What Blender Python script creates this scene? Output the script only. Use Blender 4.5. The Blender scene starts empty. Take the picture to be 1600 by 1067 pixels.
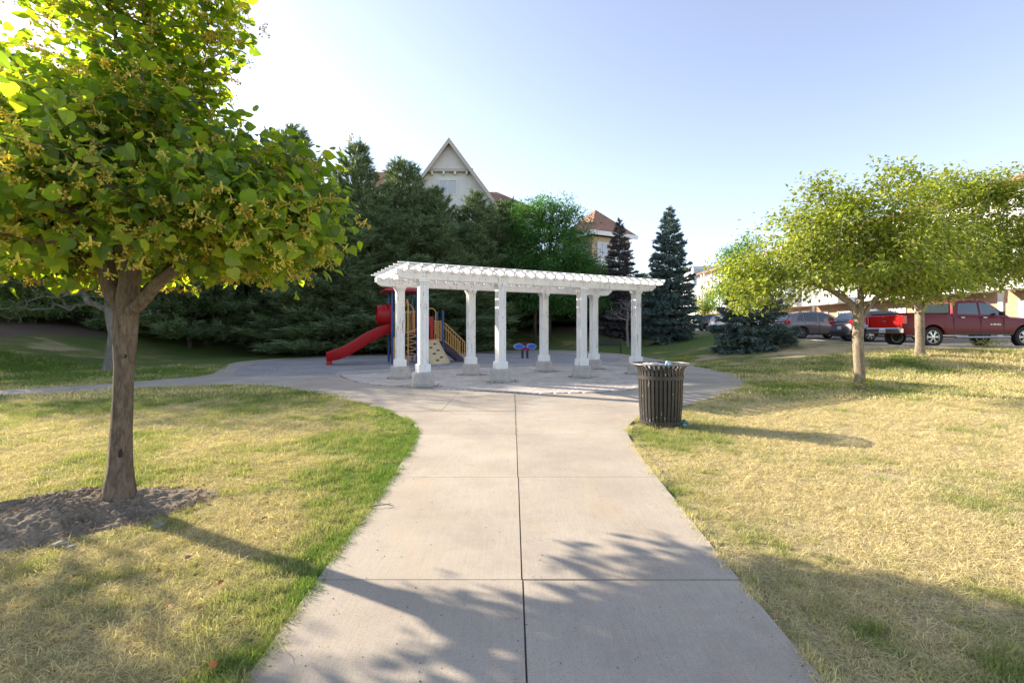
import bpy, bmesh, math, random
import numpy as np
from mathutils import Vector, Matrix
from mathutils.geometry import delaunay_2d_cdt

random.seed(7); RNG = np.random.default_rng(7)
sc = bpy.context.scene
C = sc.collection
rad = math.radians

# ------------------------------------------------------------------ camera, sky, sun
F = 740.0; HZ = 516.0; EYE = 1.40
cam_d = bpy.data.cameras.new('camera'); cam = bpy.data.objects.new('camera', cam_d); C.objects.link(cam)
cam.location = (0, 0, EYE); cam.rotation_euler = (rad(90), 0, 0)
cam_d.sensor_width = 36; cam_d.lens = 36 * F / 1600; cam_d.shift_y = -(533.5 - HZ) / 1600
cam_d.clip_start = 0.05; cam_d.clip_end = 1500
sc.camera = cam

SUN_EL = 23.0; SUN_AZ = 62.3            # degrees left of straight ahead
world = bpy.data.worlds.new('World'); sc.world = world; world.use_nodes = True
wn = world.node_tree; wn.nodes.clear()
sky = wn.nodes.new('ShaderNodeTexSky'); sky.sky_type = 'NISHITA'; sky.sun_disc = False
sky.sun_elevation = rad(SUN_EL); sky.sun_rotation = rad(-SUN_AZ)
sky.air_density = 1.0; sky.dust_density = 0.7; sky.ozone_density = 2.0; sky.altitude = 100
bg = wn.nodes.new('ShaderNodeBackground'); bg.inputs[1].default_value = 0.130
wo = wn.nodes.new('ShaderNodeOutputWorld')
hs = wn.nodes.new('ShaderNodeHueSaturation'); hs.inputs['Saturation'].default_value = 0.72; hs.inputs['Hue'].default_value = 0.512
wn.links.new(sky.outputs[0], hs.inputs['Color']); wn.links.new(hs.outputs[0], bg.inputs[0]); wn.links.new(bg.outputs[0], wo.inputs[0])
sd = bpy.data.lights.new('sun', 'SUN'); sd.energy = 5.0; sd.angle = rad(0.55); sd.color = (1.0, 0.87, 0.70)
sun = bpy.data.objects.new('sun', sd); C.objects.link(sun)
TOSUN = Vector((-math.sin(rad(SUN_AZ)) * math.cos(rad(SUN_EL)), math.cos(rad(SUN_AZ)) * math.cos(rad(SUN_EL)), math.sin(rad(SUN_EL))))
sun.rotation_euler = TOSUN.to_track_quat('Z', 'Y').to_euler(); sun.location = (-30, 20, 30)
vs = sc.view_settings; vs.view_transform = 'Standard'; vs.look = 'None'; vs.gamma = 1; vs.exposure = 1.42; vs.use_curve_mapping = False
sc.render.engine = 'CYCLES'
sc.cycles.use_denoising = True
sc.cycles.max_bounces = 7; sc.cycles.diffuse_bounces = 3; sc.cycles.glossy_bounces = 3; sc.cycles.transmission_bounces = 4
sc.cycles.transparent_max_bounces = 6
sc.cycles.sample_clamp_indirect = 6

# ------------------------------------------------------------------ noise and terrain height
def _h(ix, iy, s):
    v = np.sin(ix * 127.1 + iy * 311.7 + s * 74.7) * 43758.5453
    return v - np.floor(v)
def vnoise(x, y, s=0):
    x = np.asarray(x, float); y = np.asarray(y, float)
    ix = np.floor(x); iy = np.floor(y); fx = x - ix; fy = y - iy
    fx = fx * fx * (3 - 2 * fx); fy = fy * fy * (3 - 2 * fy)
    a = _h(ix, iy, s); b = _h(ix + 1, iy, s); c = _h(ix, iy + 1, s); d = _h(ix + 1, iy + 1, s)
    return (a * (1 - fx) + b * fx) * (1 - fy) + (c * (1 - fx) + d * fx) * fy
def fbm(x, y, s=0, o=4):
    r = 0; a = 0.5; t = 0
    for k in range(o):
        r = r + a * vnoise(x * 2 ** k, y * 2 ** k, s + k * 13); t += a; a *= 0.5
    return r / t
def ss(t):
    t = np.clip(t, 0, 1); return t * t * (3 - 2 * t)
LOTX, LOTY = 15.8, 18.9
def zlot(y): return 0.79 + 0.022 * (np.asarray(y, float) - 21)
def H0(x, y):
    x = np.asarray(x, float); y = np.asarray(y, float)
    t1 = ss((x - 6.5) / 9.5); t2 = ss((y - 12.3) / 6.8)
    zr = np.clip(zlot(np.clip(y, 15, 90)), 0, 3) * t1 * t2
    d = np.hypot(x + 2.5, y - 21.5) - 12.6
    zb = 1.75 * ss(d / 9.0) * ss((y - 11) / 11) * (1 - ss((x - 5) / 7))
    zb = zb + 1.9 * ss((d - 8.5) / 10) * ss((y - 11) / 11) * (1 - ss((x - 5) / 7))
    return np.maximum(zr, zb)
def H(x, y):
    z = H0(x, y)
    off = ss(((np.hypot(x, y)) - 3) / 10)
    return z + off * z * 0.12 * (fbm(np.asarray(x) * .35, np.asarray(y) * .35, 5) - .5)
def G(px, py, z=None):
    """ground point seen at a photo position"""
    dx = (px - 800) / F; dz = -(py - HZ) / F
    if z is not None:
        Y = (z - EYE) / dz; return Vector((dx * Y, Y, z))
    Y = 1.0
    while Y < 120:
        if EYE + dz * Y <= float(H(dx * Y, Y)): break
        Y += 0.02 * max(1, Y / 5)
    return Vector((dx * Y, Y, float(H(dx * Y, Y))))
def P(px, Y):  return (px - 800) / F * Y
def ZH(py, Y): return EYE + (HZ - py) / F * Y

# ------------------------------------------------------------------ object helpers
def tag(o, label=None, cat=None, group=None, kind=None):
    if label: o['label'] = label
    if cat: o['category'] = cat
    if group: o['group'] = group
    if kind: o['kind'] = kind
    return o
def empty(name, loc=(0, 0, 0), rz=0, parent=None):
    o = bpy.data.objects.new(name, None); C.objects.link(o); o.location = loc; o.rotation_euler = (0, 0, rz)
    o.empty_display_size = .1
    if parent: o.parent = parent
    return o
def copy_tree(o, parent=None):
    c = o.copy(); C.objects.link(c); c.parent = parent
    for ch in list(o.children): copy_tree(ch, c)
    return c
def link(name, me, m=None, parent=None, loc=None):
    o = bpy.data.objects.new(name, me); C.objects.link(o)
    if m is not None and len(me.materials) == 0: me.materials.append(m)
    if parent: o.parent = parent
    if loc is not None: o.location = loc
    return o
def npmesh(name, V, Fc, mats=None, smooth=False, matidx=None):
    """V: (n,3) array; Fc: (m,k) int array"""
    me = bpy.data.meshes.new(name)
    V = np.asarray(V, np.float32); Fc = np.asarray(Fc, np.int32); m, k = Fc.shape
    me.vertices.add(len(V)); me.vertices.foreach_set('co', V.ravel())
    me.loops.add(m * k); me.loops.foreach_set('vertex_index', Fc.ravel())
    me.polygons.add(m); me.polygons.foreach_set('loop_start', np.arange(0, m * k, k, dtype=np.int32))
    if mats:
        for mm in (mats if isinstance(mats, (list, tuple)) else [mats]): me.materials.append(mm)
    if matidx is not None: me.polygons.foreach_set('material_index', np.asarray(matidx, np.int32))
    me.update(calc_edges=True)
    me.polygons.foreach_set('use_smooth', np.full(m, smooth))
    return me

class MB:
    def __init__(s): s.v = []; s.f = []; s.m = []
    def add(s, vs_, fs, mi=0, M=None):
        b = len(s.v)
        for p in vs_:
            p = Vector(p)
            s.v.append(tuple(M @ p) if M is not None else tuple(p))
        for f in fs: s.f.append(tuple(b + i for i in f)); s.m.append(mi)
        return s
    def box(s, c, size, rz=0, mi=0, M=None, bev=0):
        x, y, z = [q / 2 for q in size]
        if bev <= 0:
            vs_ = [(-x, -y, -z), (x, -y, -z), (x, y, -z), (-x, y, -z), (-x, -y, z), (x, -y, z), (x, y, z), (-x, y, z)]
            fs = [(0, 3, 2, 1), (4, 5, 6, 7), (0, 1, 5, 4), (1, 2, 6, 5), (2, 3, 7, 6), (3, 0, 4, 7)]
        else:
            b = bev; vs_ = []
            for zz, ins in ((-z, b), (-z + b, 0), (z - b, 0), (z, b)):
                for sx, sy in ((-1, -1), (1, -1), (1, 1), (-1, 1)):
                    ex, ey = x - ins, y - ins
                    if sx * sy > 0: vs_ += [(sx * ex, sy * (ey - b), zz), (sx * (ex - b), sy * ey, zz)][::1]
                    else: vs_ += [(sx * (ex - b), sy * ey, zz), (sx * ex, sy * (ey - b), zz)]
            fs = [tuple(range(7, -1, -1)), tuple(range(24, 32))]
            for k in range(3):
                for i in range(8):
                    j = (i + 1) % 8; fs.append((k * 8 + i, k * 8 + j, k * 8 + 8 + j, k * 8 + 8 + i))
        T = Matrix.Translation(Vector(c)) @ Matrix.Rotation(rz, 4, 'Z')
        if M is not None: T = M @ T
        return s.add(vs_, fs, mi, T)
    def bar(s, a, b, w, h, mi=0, up=(0, 0, 1)):
        a = Vector(a); b = Vector(b); d = (b - a).normalized(); u = Vector(up)
        r = d.cross(u)
        if r.length < 1e-4: r = d.cross(Vector((0, 1, 0)))
        r.normalize(); u = r.cross(d)
        vs_ = []
        for p in (a, b):
            for sx, sy in ((-1, -1), (1, -1), (1, 1), (-1, 1)): vs_.append(p + r * sx * w / 2 + u * sy * h / 2)
        return s.add(vs_, [(0, 1, 2, 3), (7, 6, 5, 4), (0, 4, 5, 1), (1, 5, 6, 2), (2, 6, 7, 3), (3, 7, 4, 0)], mi)
    def tube(s, pts, r, n=8, mi=0, closed=False, caps=True):
        pts = [Vector(p) for p in pts]; N = len(pts)
        rs = r if isinstance(r, (list, tuple)) else [r] * N
        vs_ = []; u = None
        for i, p in enumerate(pts):
            if closed: d = pts[(i + 1) % N] - pts[i - 1]
            else: d = pts[min(i + 1, N - 1)] - pts[max(i - 1, 0)]
            d.normalize()
            if u is None:
                u = d.cross(Vector((0.13, 0.2, 1))); 
                if u.length < .1: u = d.cross(Vector((1, 0, 0)))
            u = (u - d * u.dot(d)).normalized(); w = d.cross(u)
            for k in range(n):
                a = 2 * math.pi * k / n; vs_.append(p + (u * math.cos(a) + w * math.sin(a)) * rs[i])
        fs = []
        for i in range(N if closed else N - 1):
            j = (i + 1) % N
            for k in range(n):
                l = (k + 1) % n; fs.append((i * n + k, i * n + l, j * n + l, j * n + k))
        if caps and not closed: fs += [tuple(range(n - 1, -1, -1)), tuple((N - 1) * n + k for k in range(n))]
        return s.add(vs_, fs, mi)
    def lathe(s, prof, n=24, mi=0, c=(0, 0, 0), M=None, caps=True):
        vs_ = []; c = Vector(c)
        for r, z in prof:
            for k in range(n):
                a = 2 * math.pi * k / n; vs_.append(c + Vector((r * math.cos(a), r * math.sin(a), z)))
        fs = []
        for i in range(len(prof) - 1):
            for k in range(n):
                l = (k + 1) % n; fs.append((i * n + k, i * n + l, (i + 1) * n + l, (i + 1) * n + k))
        if caps: fs += [tuple(range(n - 1, -1, -1)), tuple((len(prof) - 1) * n + k for k in range(n))]
        return s.add(vs_, fs, mi, M)
    def prism(s, poly, z0, z1, mi=0, M=None):
        n = len(poly); vs_ = [(x, y, z0) for x, y in poly] + [(x, y, z1) for x, y in poly]
        fs = [tuple(range(n - 1, -1, -1)), tuple(range(n, 2 * n))] + [(i, (i + 1) % n, n + (i + 1) % n, n + i) for i in range(n)]
        return s.add(vs_, fs, mi, M)
    def loft(s, rings, mi=0, closed=True, caps=True):
        n = len(rings[0]); vs_ = [p for r in rings for p in r]; fs = []
        for i in range(len(rings) - 1):
            for k in range(n if closed else n - 1):
                l = (k + 1) % n; fs.append((i * n + k, i * n + l, (i + 1) * n + l, (i + 1) * n + k))
        if caps: fs += [tuple(range(n - 1, -1, -1)), tuple((len(rings) - 1) * n + k for k in range(n))]
        return s.add(vs_, fs, mi)
    def mesh(s, name, mats, smooth=False, recalc=True):
        me = bpy.data.meshes.new(name); me.from_pydata(s.v, [], s.f)
        for m in (mats if isinstance(mats, (list, tuple)) else [mats]): me.materials.append(m)
        me.polygons.foreach_set('material_index', s.m)
        if recalc:
            bm = bmesh.new(); bm.from_mesh(me); bmesh.ops.recalc_face_normals(bm, faces=bm.faces); bm.to_mesh(me); bm.free()
        if smooth:
            me.polygons.foreach_set('use_smooth', [True] * len(me.polygons))
            try: me.set_sharp_from_angle(angle=rad(38))
            except Exception: pass
        me.update(); return me
    def build(s, name, mats, parent=None, smooth=False, loc=None):
        return link(name, s.mesh(name, mats, smooth), None, parent, loc)

# ------------------------------------------------------------------ materials
def newmat(name):
    m = bpy.data.materials.new(name); m.use_nodes = True; nt = m.node_tree; nt.nodes.clear()
    out = nt.nodes.new('ShaderNodeOutputMaterial'); return m, nt, out
def N(nt, t, **kw):
    n = nt.nodes.new(t)
    for k, v in kw.items():
        if k.startswith('i_'):
            key = k[2:]; n.inputs[int(key) if key.isdigit() else key.replace('_', ' ')].default_value = v
        else: setattr(n, k, v)
    return n
def ramp(nt, src, stops, interp='LINEAR'):
    r = nt.nodes.new('ShaderNodeValToRGB'); r.color_ramp.interpolation = interp
    e = r.color_ramp.elements
    while len(e) < len(stops): e.new(.5)
    for k, (p, c) in enumerate(stops):
        e[k].position = p; e[k].color = (c[0], c[1], c[2], 1) if isinstance(c, (tuple, list)) else (c, c, c, 1)
    nt.links.new(src, r.inputs[0]); return r.outputs[0]
def mixc(nt, f, a, b, mode='MIX'):
    n = nt.nodes.new('ShaderNodeMix'); n.data_type = 'RGBA'; n.blend_type = mode
    for s_, v in ((0, f), (6, a), (7, b)):
        if isinstance(v, bpy.types.NodeSocket): nt.links.new(v, n.inputs[s_])
        elif isinstance(v, (tuple, list)): n.inputs[s_].default_value = (v[0], v[1], v[2], 1)
        else: n.inputs[s_].default_value = v
    return n.outputs[2]
def noise(nt, co, scale, detail=4, rough=.6, dist=0):
    n = N(nt, 'ShaderNodeTexNoise', i_Scale=scale, i_Detail=detail, i_Roughness=rough, i_Distortion=dist)
    nt.links.new(co, n.inputs['Vector']); return n.outputs['Fac']
def coords(nt, kind='obj', scale=(1, 1, 1)):
    if kind == 'pos': o = N(nt, 'ShaderNodeNewGeometry').outputs['Position']
    else: o = N(nt, 'ShaderNodeTexCoord').outputs['Object']
    if scale != (1, 1, 1):
        mp = N(nt, 'ShaderNodeMapping'); mp.inputs['Scale'].default_value = scale; nt.links.new(o, mp.inputs[0]); o = mp.outputs[0]
    return o
def bump(nt, h, strength=.3, dist=.01):
    b = N(nt, 'ShaderNodeBump', i_Strength=strength, i_Distance=dist); nt.links.new(h, b.inputs['Height']); return b.outputs[0]
def bsdf(nt, out, col, rough=.6, metal=0, normal=None, spec=.5, coat=0):
    p = N(nt, 'ShaderNodeBsdfPrincipled')
    if isinstance(col, bpy.types.NodeSocket): nt.links.new(col, p.inputs['Base Color'])
    else: p.inputs['Base Color'].default_value = (*col[:3], 1)
    if isinstance(rough, bpy.types.NodeSocket): nt.links.new(rough, p.inputs['Roughness'])
    else: p.inputs['Roughness'].default_value = rough
    p.inputs['Metallic'].default_value = metal; p.inputs['Specular IOR Level'].default_value = spec
    p.inputs['Coat Weight'].default_value = coat; p.inputs['Coat Roughness'].default_value = .05
    if normal is not None: nt.links.new(normal, p.inputs['Normal'])
    nt.links.new(p.outputs[0], out.inputs[0]); return p
def simple(name, col, rough=.6, metal=0, var=.12, scale=6, bmp=.0, bscale=40, coat=0, kind='obj', stretch=(1, 1, 1), spec=.5):
    m, nt, out = newmat(name); co = coords(nt, kind, stretch)
    n = noise(nt, co, scale, 5, .65)
    lo = tuple(c * (1 - var) for c in col); hi = tuple(min(1, c * (1 + var)) for c in col)
    c = ramp(nt, n, [(.25, lo), (.75, hi)])
    nrm = bump(nt, noise(nt, co, bscale, 4), .5, bmp) if bmp else None
    bsdf(nt, out, c, rough, metal, nrm, spec, coat); return m
def leafmat(name, cols, trans, tfac=.45, rough=.45, hue=.0):
    m, nt, out = newmat(name)
    rnd = N(nt, 'ShaderNodeNewGeometry').outputs['Random Per Island']
    c = ramp(nt, rnd, [(i / (len(cols) - 1), q) for i, q in enumerate(cols)])
    n = noise(nt, coords(nt, 'pos'), 1.3, 2)
    c = mixc(nt, 1, c, ramp(nt, n, [(.3, .75), (.7, 1.2)]), 'MULTIPLY')
    p = bsdf(nt, out, c, rough, 0, None, .35)
    t = N(nt, 'ShaderNodeBsdfTranslucent')
    tc = mixc(nt, 1, c, trans, 'MULTIPLY'); nt.links.new(tc, t.inputs[0])
    mx = N(nt, 'ShaderNodeMixShader'); mx.inputs[0].default_value = tfac
    nt.links.new(p.outputs[0], mx.inputs[1]); nt.links.new(t.outputs[0], mx.inputs[2]); nt.links.new(mx.outputs[0], out.inputs[0])
    return m

def grassblade_mat(name, ca, cb, cc):
    """blade colour from dry (0) to green (1), carried by each clump as 'tone'"""
    m, nt, out = newmat(name)
    at = N(nt, 'ShaderNodeAttribute', attribute_type='INSTANCER', attribute_name='tone')
    rnd = N(nt, 'ShaderNodeNewGeometry').outputs['Random Per Island']
    mt = N(nt, 'ShaderNodeMath', operation='MULTIPLY_ADD'); nt.links.new(rnd, mt.inputs[0]); mt.inputs[1].default_value = .5
    nt.links.new(at.outputs['Fac'], mt.inputs[2])
    sb = N(nt, 'ShaderNodeMath', operation='SUBTRACT'); nt.links.new(mt.outputs[0], sb.inputs[0]); sb.inputs[1].default_value = .25
    c = ramp(nt, sb.outputs[0], [(0, ca), (.5, cb), (1, cc)])
    v = ramp(nt, rnd, [(0, .42), (.45, 1.05), (1, 1.4)]); c = mixc(nt, 1, c, v, 'MULTIPLY')
    p = bsdf(nt, out, c, .75, 0, None, .08)
    t = N(nt, 'ShaderNodeBsdfTranslucent'); nt.links.new(mixc(nt, 1, c, (1.1, 1.15, .6), 'MULTIPLY'), t.inputs[0])
    mx = N(nt, 'ShaderNodeMixShader'); mx.inputs[0].default_value = .4
    nt.links.new(p.outputs[0], mx.inputs[1]); nt.links.new(t.outputs[0], mx.inputs[2]); nt.links.new(mx.outputs[0], out.inputs[0])
    return m

DRY = (.62, .50, .30); DRY2 = (.50, .42, .21); MIDG = (.25, .26, .09); GRN = (.15, .22, .06)
M = {}
# lawn soil / thatch: vertex attribute 'tone' says how green
m, nt, out = newmat('lawn_thatch'); co = coords(nt, 'pos')
at = N(nt, 'ShaderNodeAttribute', attribute_type='GEOMETRY', attribute_name='tone')
n1 = noise(nt, co, 3.5, 6, .7); n2 = noise(nt, co, 45, 5, .75); n3 = noise(nt, co, 12, 4, .7)
a_ = N(nt, 'ShaderNodeMath', operation='MULTIPLY_ADD'); nt.links.new(n1, a_.inputs[0]); a_.inputs[1].default_value = .7; nt.links.new(at.outputs['Fac'], a_.inputs[2])
b_ = N(nt, 'ShaderNodeMath', operation='MULTIPLY_ADD'); nt.links.new(n3, b_.inputs[0]); b_.inputs[1].default_value = .5; nt.links.new(a_.outputs[0], b_.inputs[2])
s_ = N(nt, 'ShaderNodeMath', operation='SUBTRACT'); nt.links.new(b_.outputs[0], s_.inputs[0]); s_.inputs[1].default_value = .6
c = ramp(nt, s_.outputs[0], [(0, DRY), (.3, DRY2), (.6, MIDG), (1, GRN)])
c = mixc(nt, 1, c, ramp(nt, n2, [(.32, .22), (.68, 1.2)]), 'MULTIPLY')
mu = N(nt, 'ShaderNodeAttribute', attribute_type='GEOMETRY', attribute_name='mulch')
mc = mixc(nt, n3, (.11, .08, .058), (.22, .165, .12))
mc = mixc(nt, 1, mc, ramp(nt, n2, [(.25, .6), (.75, 1.3)]), 'MULTIPLY')
c = mixc(nt, mu.outputs['Fac'], c, mc)
bsdf(nt, out, c, .95, 0, bump(nt, n2, .8, .02), .05); M['lawn'] = m

m, nt, out = newmat('brushed_concrete'); co = coords(nt, 'pos')
n1 = noise(nt, co, .9, 5, .6); n2 = noise(nt, co, 140, 3, .8); n3 = noise(nt, coords(nt, 'pos', (30, 1.2, 1)), 2.2, 4, .7)
c = ramp(nt, n1, [(.3, (.36, .31, .25)), (.7, (.47, .415, .335))])
oi = N(nt, 'ShaderNodeObjectInfo').outputs['Random']
c = mixc(nt, 1, c, ramp(nt, oi, [(0, .94), (1, 1.05)]), 'MULTIPLY')
c = mixc(nt, .5, c, mixc(nt, 1, c, ramp(nt, n3, [(.3, .86), (.7, 1.1)]), 'MULTIPLY'))
c = mixc(nt, 1, c, ramp(nt, n2, [(.30, .60), (.43, .95), (.75, 1.12)]), 'MULTIPLY')
st = noise(nt, coords(nt, 'pos', (1.2, .5, 1)), 1.7, 5, .7)
c = mixc(nt, ramp(nt, st, [(.52, 0), (.72, .38)]), c, (.46, .33, .19))
st2 = noise(nt, coords(nt, 'pos'), .55, 6, .8)
c = mixc(nt, ramp(nt, st2, [(.50, 0), (.60, .28), (.66, .10)]), c, (.25, .22, .19))
st3 = noise(nt, coords(nt, 'pos', (1, .35, 1)), 9, 5, .8)
c = mixc(nt, ramp(nt, st3, [(.62, 0), (.70, .30)]), c, (.27, .235, .20))
vc = N(nt, 'ShaderNodeTexVoronoi', feature='DISTANCE_TO_EDGE', i_Scale=.42)
wv = N(nt, 'ShaderNodeVectorMath', operation='ADD'); nz = N(nt, 'ShaderNodeTexNoise', i_Scale=2.5, i_Detail=6.0); nt.links.new(co, nz.inputs['Vector'])
wsc = N(nt, 'ShaderNodeVectorMath', operation='SCALE'); wsc.inputs['Scale'].default_value = .55; nt.links.new(nz.outputs['Color'], wsc.inputs[0]); nt.links.new(co, wv.inputs[0]); nt.links.new(wsc.outputs[0], wv.inputs[1]); nt.links.new(wv.outputs[0], vc.inputs['Vector'])
ck = mixc(nt, 1, ramp(nt, vc.outputs['Distance'], [(.0008, .75), (.0028, 0)]), ramp(nt, noise(nt, co, .5, 2), [(.52, 0), (.58, 1)]), 'MULTIPLY')
c = mixc(nt, ck, c, (.12, .10, .085))
pit = N(nt, 'ShaderNodeTexVoronoi', i_Scale=75.0); nt.links.new(co, pit.inputs['Vector'])
c = mixc(nt, ramp(nt, pit.outputs['Distance'], [(.1, .75), (.2, 0)]), c, (.16, .14, .12))
bsdf(nt, out, c, .88, 0, bump(nt, n2, .45, .004), .2); M['concrete'] = m
M['joint'] = simple('joint_dirt', (.10, .085, .068), .95, var=.4, scale=20, kind='pos')
M['cast'] = simple('cast_concrete', (.40, .375, .34), .9, var=.18, scale=9, bmp=.004, bscale=60)
m, nt, out = newmat('paver_stone'); 
oi = N(nt, 'ShaderNodeObjectInfo').outputs['Random']; ri = N(nt, 'ShaderNodeNewGeometry').outputs['Random Per Island']
ad = N(nt, 'ShaderNodeMath', operation='ADD'); nt.links.new(oi, ad.inputs[0]); nt.links.new(ri, ad.inputs[1])
fr = N(nt, 'ShaderNodeMath', operation='FRACT'); nt.links.new(ad.outputs[0], fr.inputs[0])
c = ramp(nt, fr.outputs[0], [(0, (.43, .385, .335)), (.5, (.50, .45, .39)), (1, (.57, .51, .45))])
c = mixc(nt, 1, c, ramp(nt, noise(nt, coords(nt, 'pos'), .8, 4), [(.3, .8), (.7, 1.15)]), 'MULTIPLY')
bsdf(nt, out, c, .9, 0, bump(nt, noise(nt, coords(nt, 'pos'), 90, 3), .4, .003), .2); M['paver'] = m
m, nt, out = newmat('play_gravel'); co = coords(nt, 'pos')
vo = N(nt, 'ShaderNodeTexVoronoi', i_Scale=28.0); nt.links.new(co, vo.inputs['Vector'])
n2 = noise(nt, co, 60, 4, .7); c = mixc(nt, .5, vo.outputs['Color'], (.5, .5, .5))
bw = N(nt, 'ShaderNodeRGBToBW'); nt.links.new(c, bw.inputs[0])
c = ramp(nt, bw.outputs[0], [(.25, (.22, .21, .20)), (.75, (.45, .43, .40))])
c = mixc(nt, 1, c, ramp(nt, noise(nt, co, .7, 4), [(.3, .85), (.7, 1.12)]), 'MULTIPLY')
bsdf(nt, out, c, .95, 0, bump(nt, n2, .8, .02), .1); M['gravel'] = m
M['asphalt'] = simple('asphalt', (.075, .073, .072), .9, var=.25, scale=2.5, bmp=.004, bscale=120, kind='pos')
M['soil'] = None
m, nt, out = newmat('dry_soil'); co = coords(nt, 'pos')
n1 = noise(nt, co, 5, 7, .7); n2 = noise(nt, co, 40, 6, .75)
c = ramp(nt, n1, [(.3, (.25, .20, .155)), (.7, (.45, .37, .29))]); c = mixc(nt, 1, c, ramp(nt, n2, [(.3, .65), (.7, 1.2)]), 'MULTIPLY')
bsdf(nt, out, c, .97, 0, bump(nt, n2, 1, .03), .05); M['soil'] = m
def bark(name, a, b, sc_=7, stretch=(1, 1, .28)):
    m, nt, out = newmat(name); co = coords(nt, 'obj', stretch)
    n1 = noise(nt, co, sc_ * 2.2, 8, .75, .5); n2 = noise(nt, co, sc_ * 9, 4, .8); n3 = noise(nt, coords(nt), 1.7, 4)
    c = ramp(nt, n1, [(.32, a), (.68, b)]); c = mixc(nt, 1, c, ramp(nt, n2, [(.3, .7), (.7, 1.15)]), 'MULTIPLY')
    c = mixc(nt, 1, c, ramp(nt, n3, [(.3, .8), (.7, 1.15)]), 'MULTIPLY')
    bsdf(nt, out, c, .9, 0, bump(nt, n1, .9, .02), .1); return m
M['bark_linden'] = bark('linden_bark', (.085, .062, .045), (.30, .235, .175), 15, (1, 1, .22))
M['bark_pale'] = bark('pale_bark', (.15, .115, .08), (.46, .38, .28), 11, (1, 1, .45))
M['bark_dark'] = bark('dark_bark', (.05, .038, .028), (.13, .10, .075))
M['bark_grey'] = bark('grey_bark', (.13, .115, .10), (.30, .27, .235))
def paint(name, white, wear, amt=.62, stretch=(1, 1, .14)):
    m, nt, out = newmat(name); co = coords(nt, 'pos', stretch)
    n1 = noise(nt, co, 24, 8, .75, .3); n2 = noise(nt, coords(nt, 'pos'), 3, 4); n3 = noise(nt, coords(nt, 'pos'), 1.1, 3)
    base = ramp(nt, n2, [(.3, tuple(q * .9 for q in white)), (.7, white)])
    s = N(nt, 'ShaderNodeMath', operation='MULTIPLY_ADD'); nt.links.new(n3, s.inputs[0]); s.inputs[1].default_value = .22; nt.links.new(n1, s.inputs[2])
    mk = ramp(nt, s.outputs[0], [(amt + .09, 0), (amt + .12, 1)])
    c = mixc(nt, mk, base, wear); bsdf(nt, out, c, .55, 0, bump(nt, s.outputs[0], .3, .004), .3); return m
M['white_paint'] = paint('weathered_white_paint', (.80, .80, .79), (.33, .29, .25), .605)
M['white_rafter'] = paint('weathered_white_rafter_paint', (.82, .80, .77), (.36, .31, .26), .66, (1, 1, 1))
M['black_metal'] = simple('black_painted_steel', (.035, .031, .029), .42, .0, var=.3, scale=12, bmp=.0006, bscale=80)
M['liner'] = simple('bin_liner_dark', (.012, .012, .012), .6, var=.3)
# ------------------------------------------------------------------ ground layout (plan outlines in metres)
OUT = [(1.22, -3), (1.23, 1.88), (1.26, 2.7), (1.3, 3.4), (1.34, 4.1), (1.42, 5.3), (1.56, 6.5), (1.78, 7.1), (2.1, 7.65), (2.6, 8.25), (3.26, 8.75), (4.5, 10.1), (5.3, 11),
       (5.9, 11.9), (6.4, 12.9), (6.75, 14.2), (6.95, 15.8), (7.05, 17.5), (7.05, 20), (6.9, 23), (6.65, 25.9), (6.3, 28), (5.8, 29.6), (4.3, 31.9), (2.7, 33.2), (.9, 33.2),
       (-.9, 32.4), (-4.1, 30.5), (-7.6, 28), (-10.7, 24.7), (-11.9, 22), (-11.9, 20), (-10.9, 18), (-9.8, 15.6), (-9.3, 14.4), (-9.46, 14), (-10.4, 12.2), (-11.8, 10.9), (-16.5, 7),
       (-15.5, 5.9), (-10.8, 9.8), (-9.2, 11.1), (-7.6, 11.9), (-6.7, 11.95), (-5.8, 11.6), (-4.8, 10.85), (-3.77, 9.96), (-2.95, 9.05), (-2.26, 8.3), (-1.75, 7.6), (-1.4, 6.9), (-1.26, 6.3),
       (-1.17, 5.3), (-1.12, 4.16), (-1.1, 3.4), (-1.08, 2.6), (-1.05, 1.8), (-1.05, -3)]
KERB = [(-5.37, 14.55), (-4.16, 15.6), (-3.3, 16.3), (-2.5, 16.75), (-1.6, 17.25), (-.6, 17.7), (.6, 18.05), (1.47, 18.25), (2.6, 18.6), (3.5, 18.8), (4.45, 18.0)]
GRAV = [(-8.3, 14.15), (-6.8, 14.3)] + KERB[:-1] + [(4.3, 20.4), (5.1, 22), (5.35, 23), (4.5, 24.4), (3.6, 26.6), (2.4, 29.2), (1.2, 30), (-.4, 29.9), (-2.8, 29.2), (-6.9, 25.9), (-9.3, 23.3),
       (-10.6, 21.9), (-10.9, 20.3), (-10.1, 17.6), (-9.1, 15.5)]
PAV = KERB + [(4.35, 17.0), (3.95, 15), (3.65, 13), (3.3, 11.6), (2.7, 10.85), (1.7, 10.4), (.51, 10.26), (-.57, 10.57), (-1.5, 10.95), (-2.4, 11.4), (-3.2, 11.85), (-3.95, 12.35), (-4.4, 12.9)]
def inside(poly, x, y):
    x = np.asarray(x, float); y = np.asarray(y, float); r = np.zeros(x.shape, bool); n = len(poly)
    for i in range(n):
        x1, y1 = poly[i]; x2, y2 = poly[(i + 1) % n]
        c = ((y1 > y) != (y2 > y)) & (x < (x2 - x1) * (y - y1) / (y2 - y1 + 1e-12) + x1); r ^= c
    return r
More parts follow.
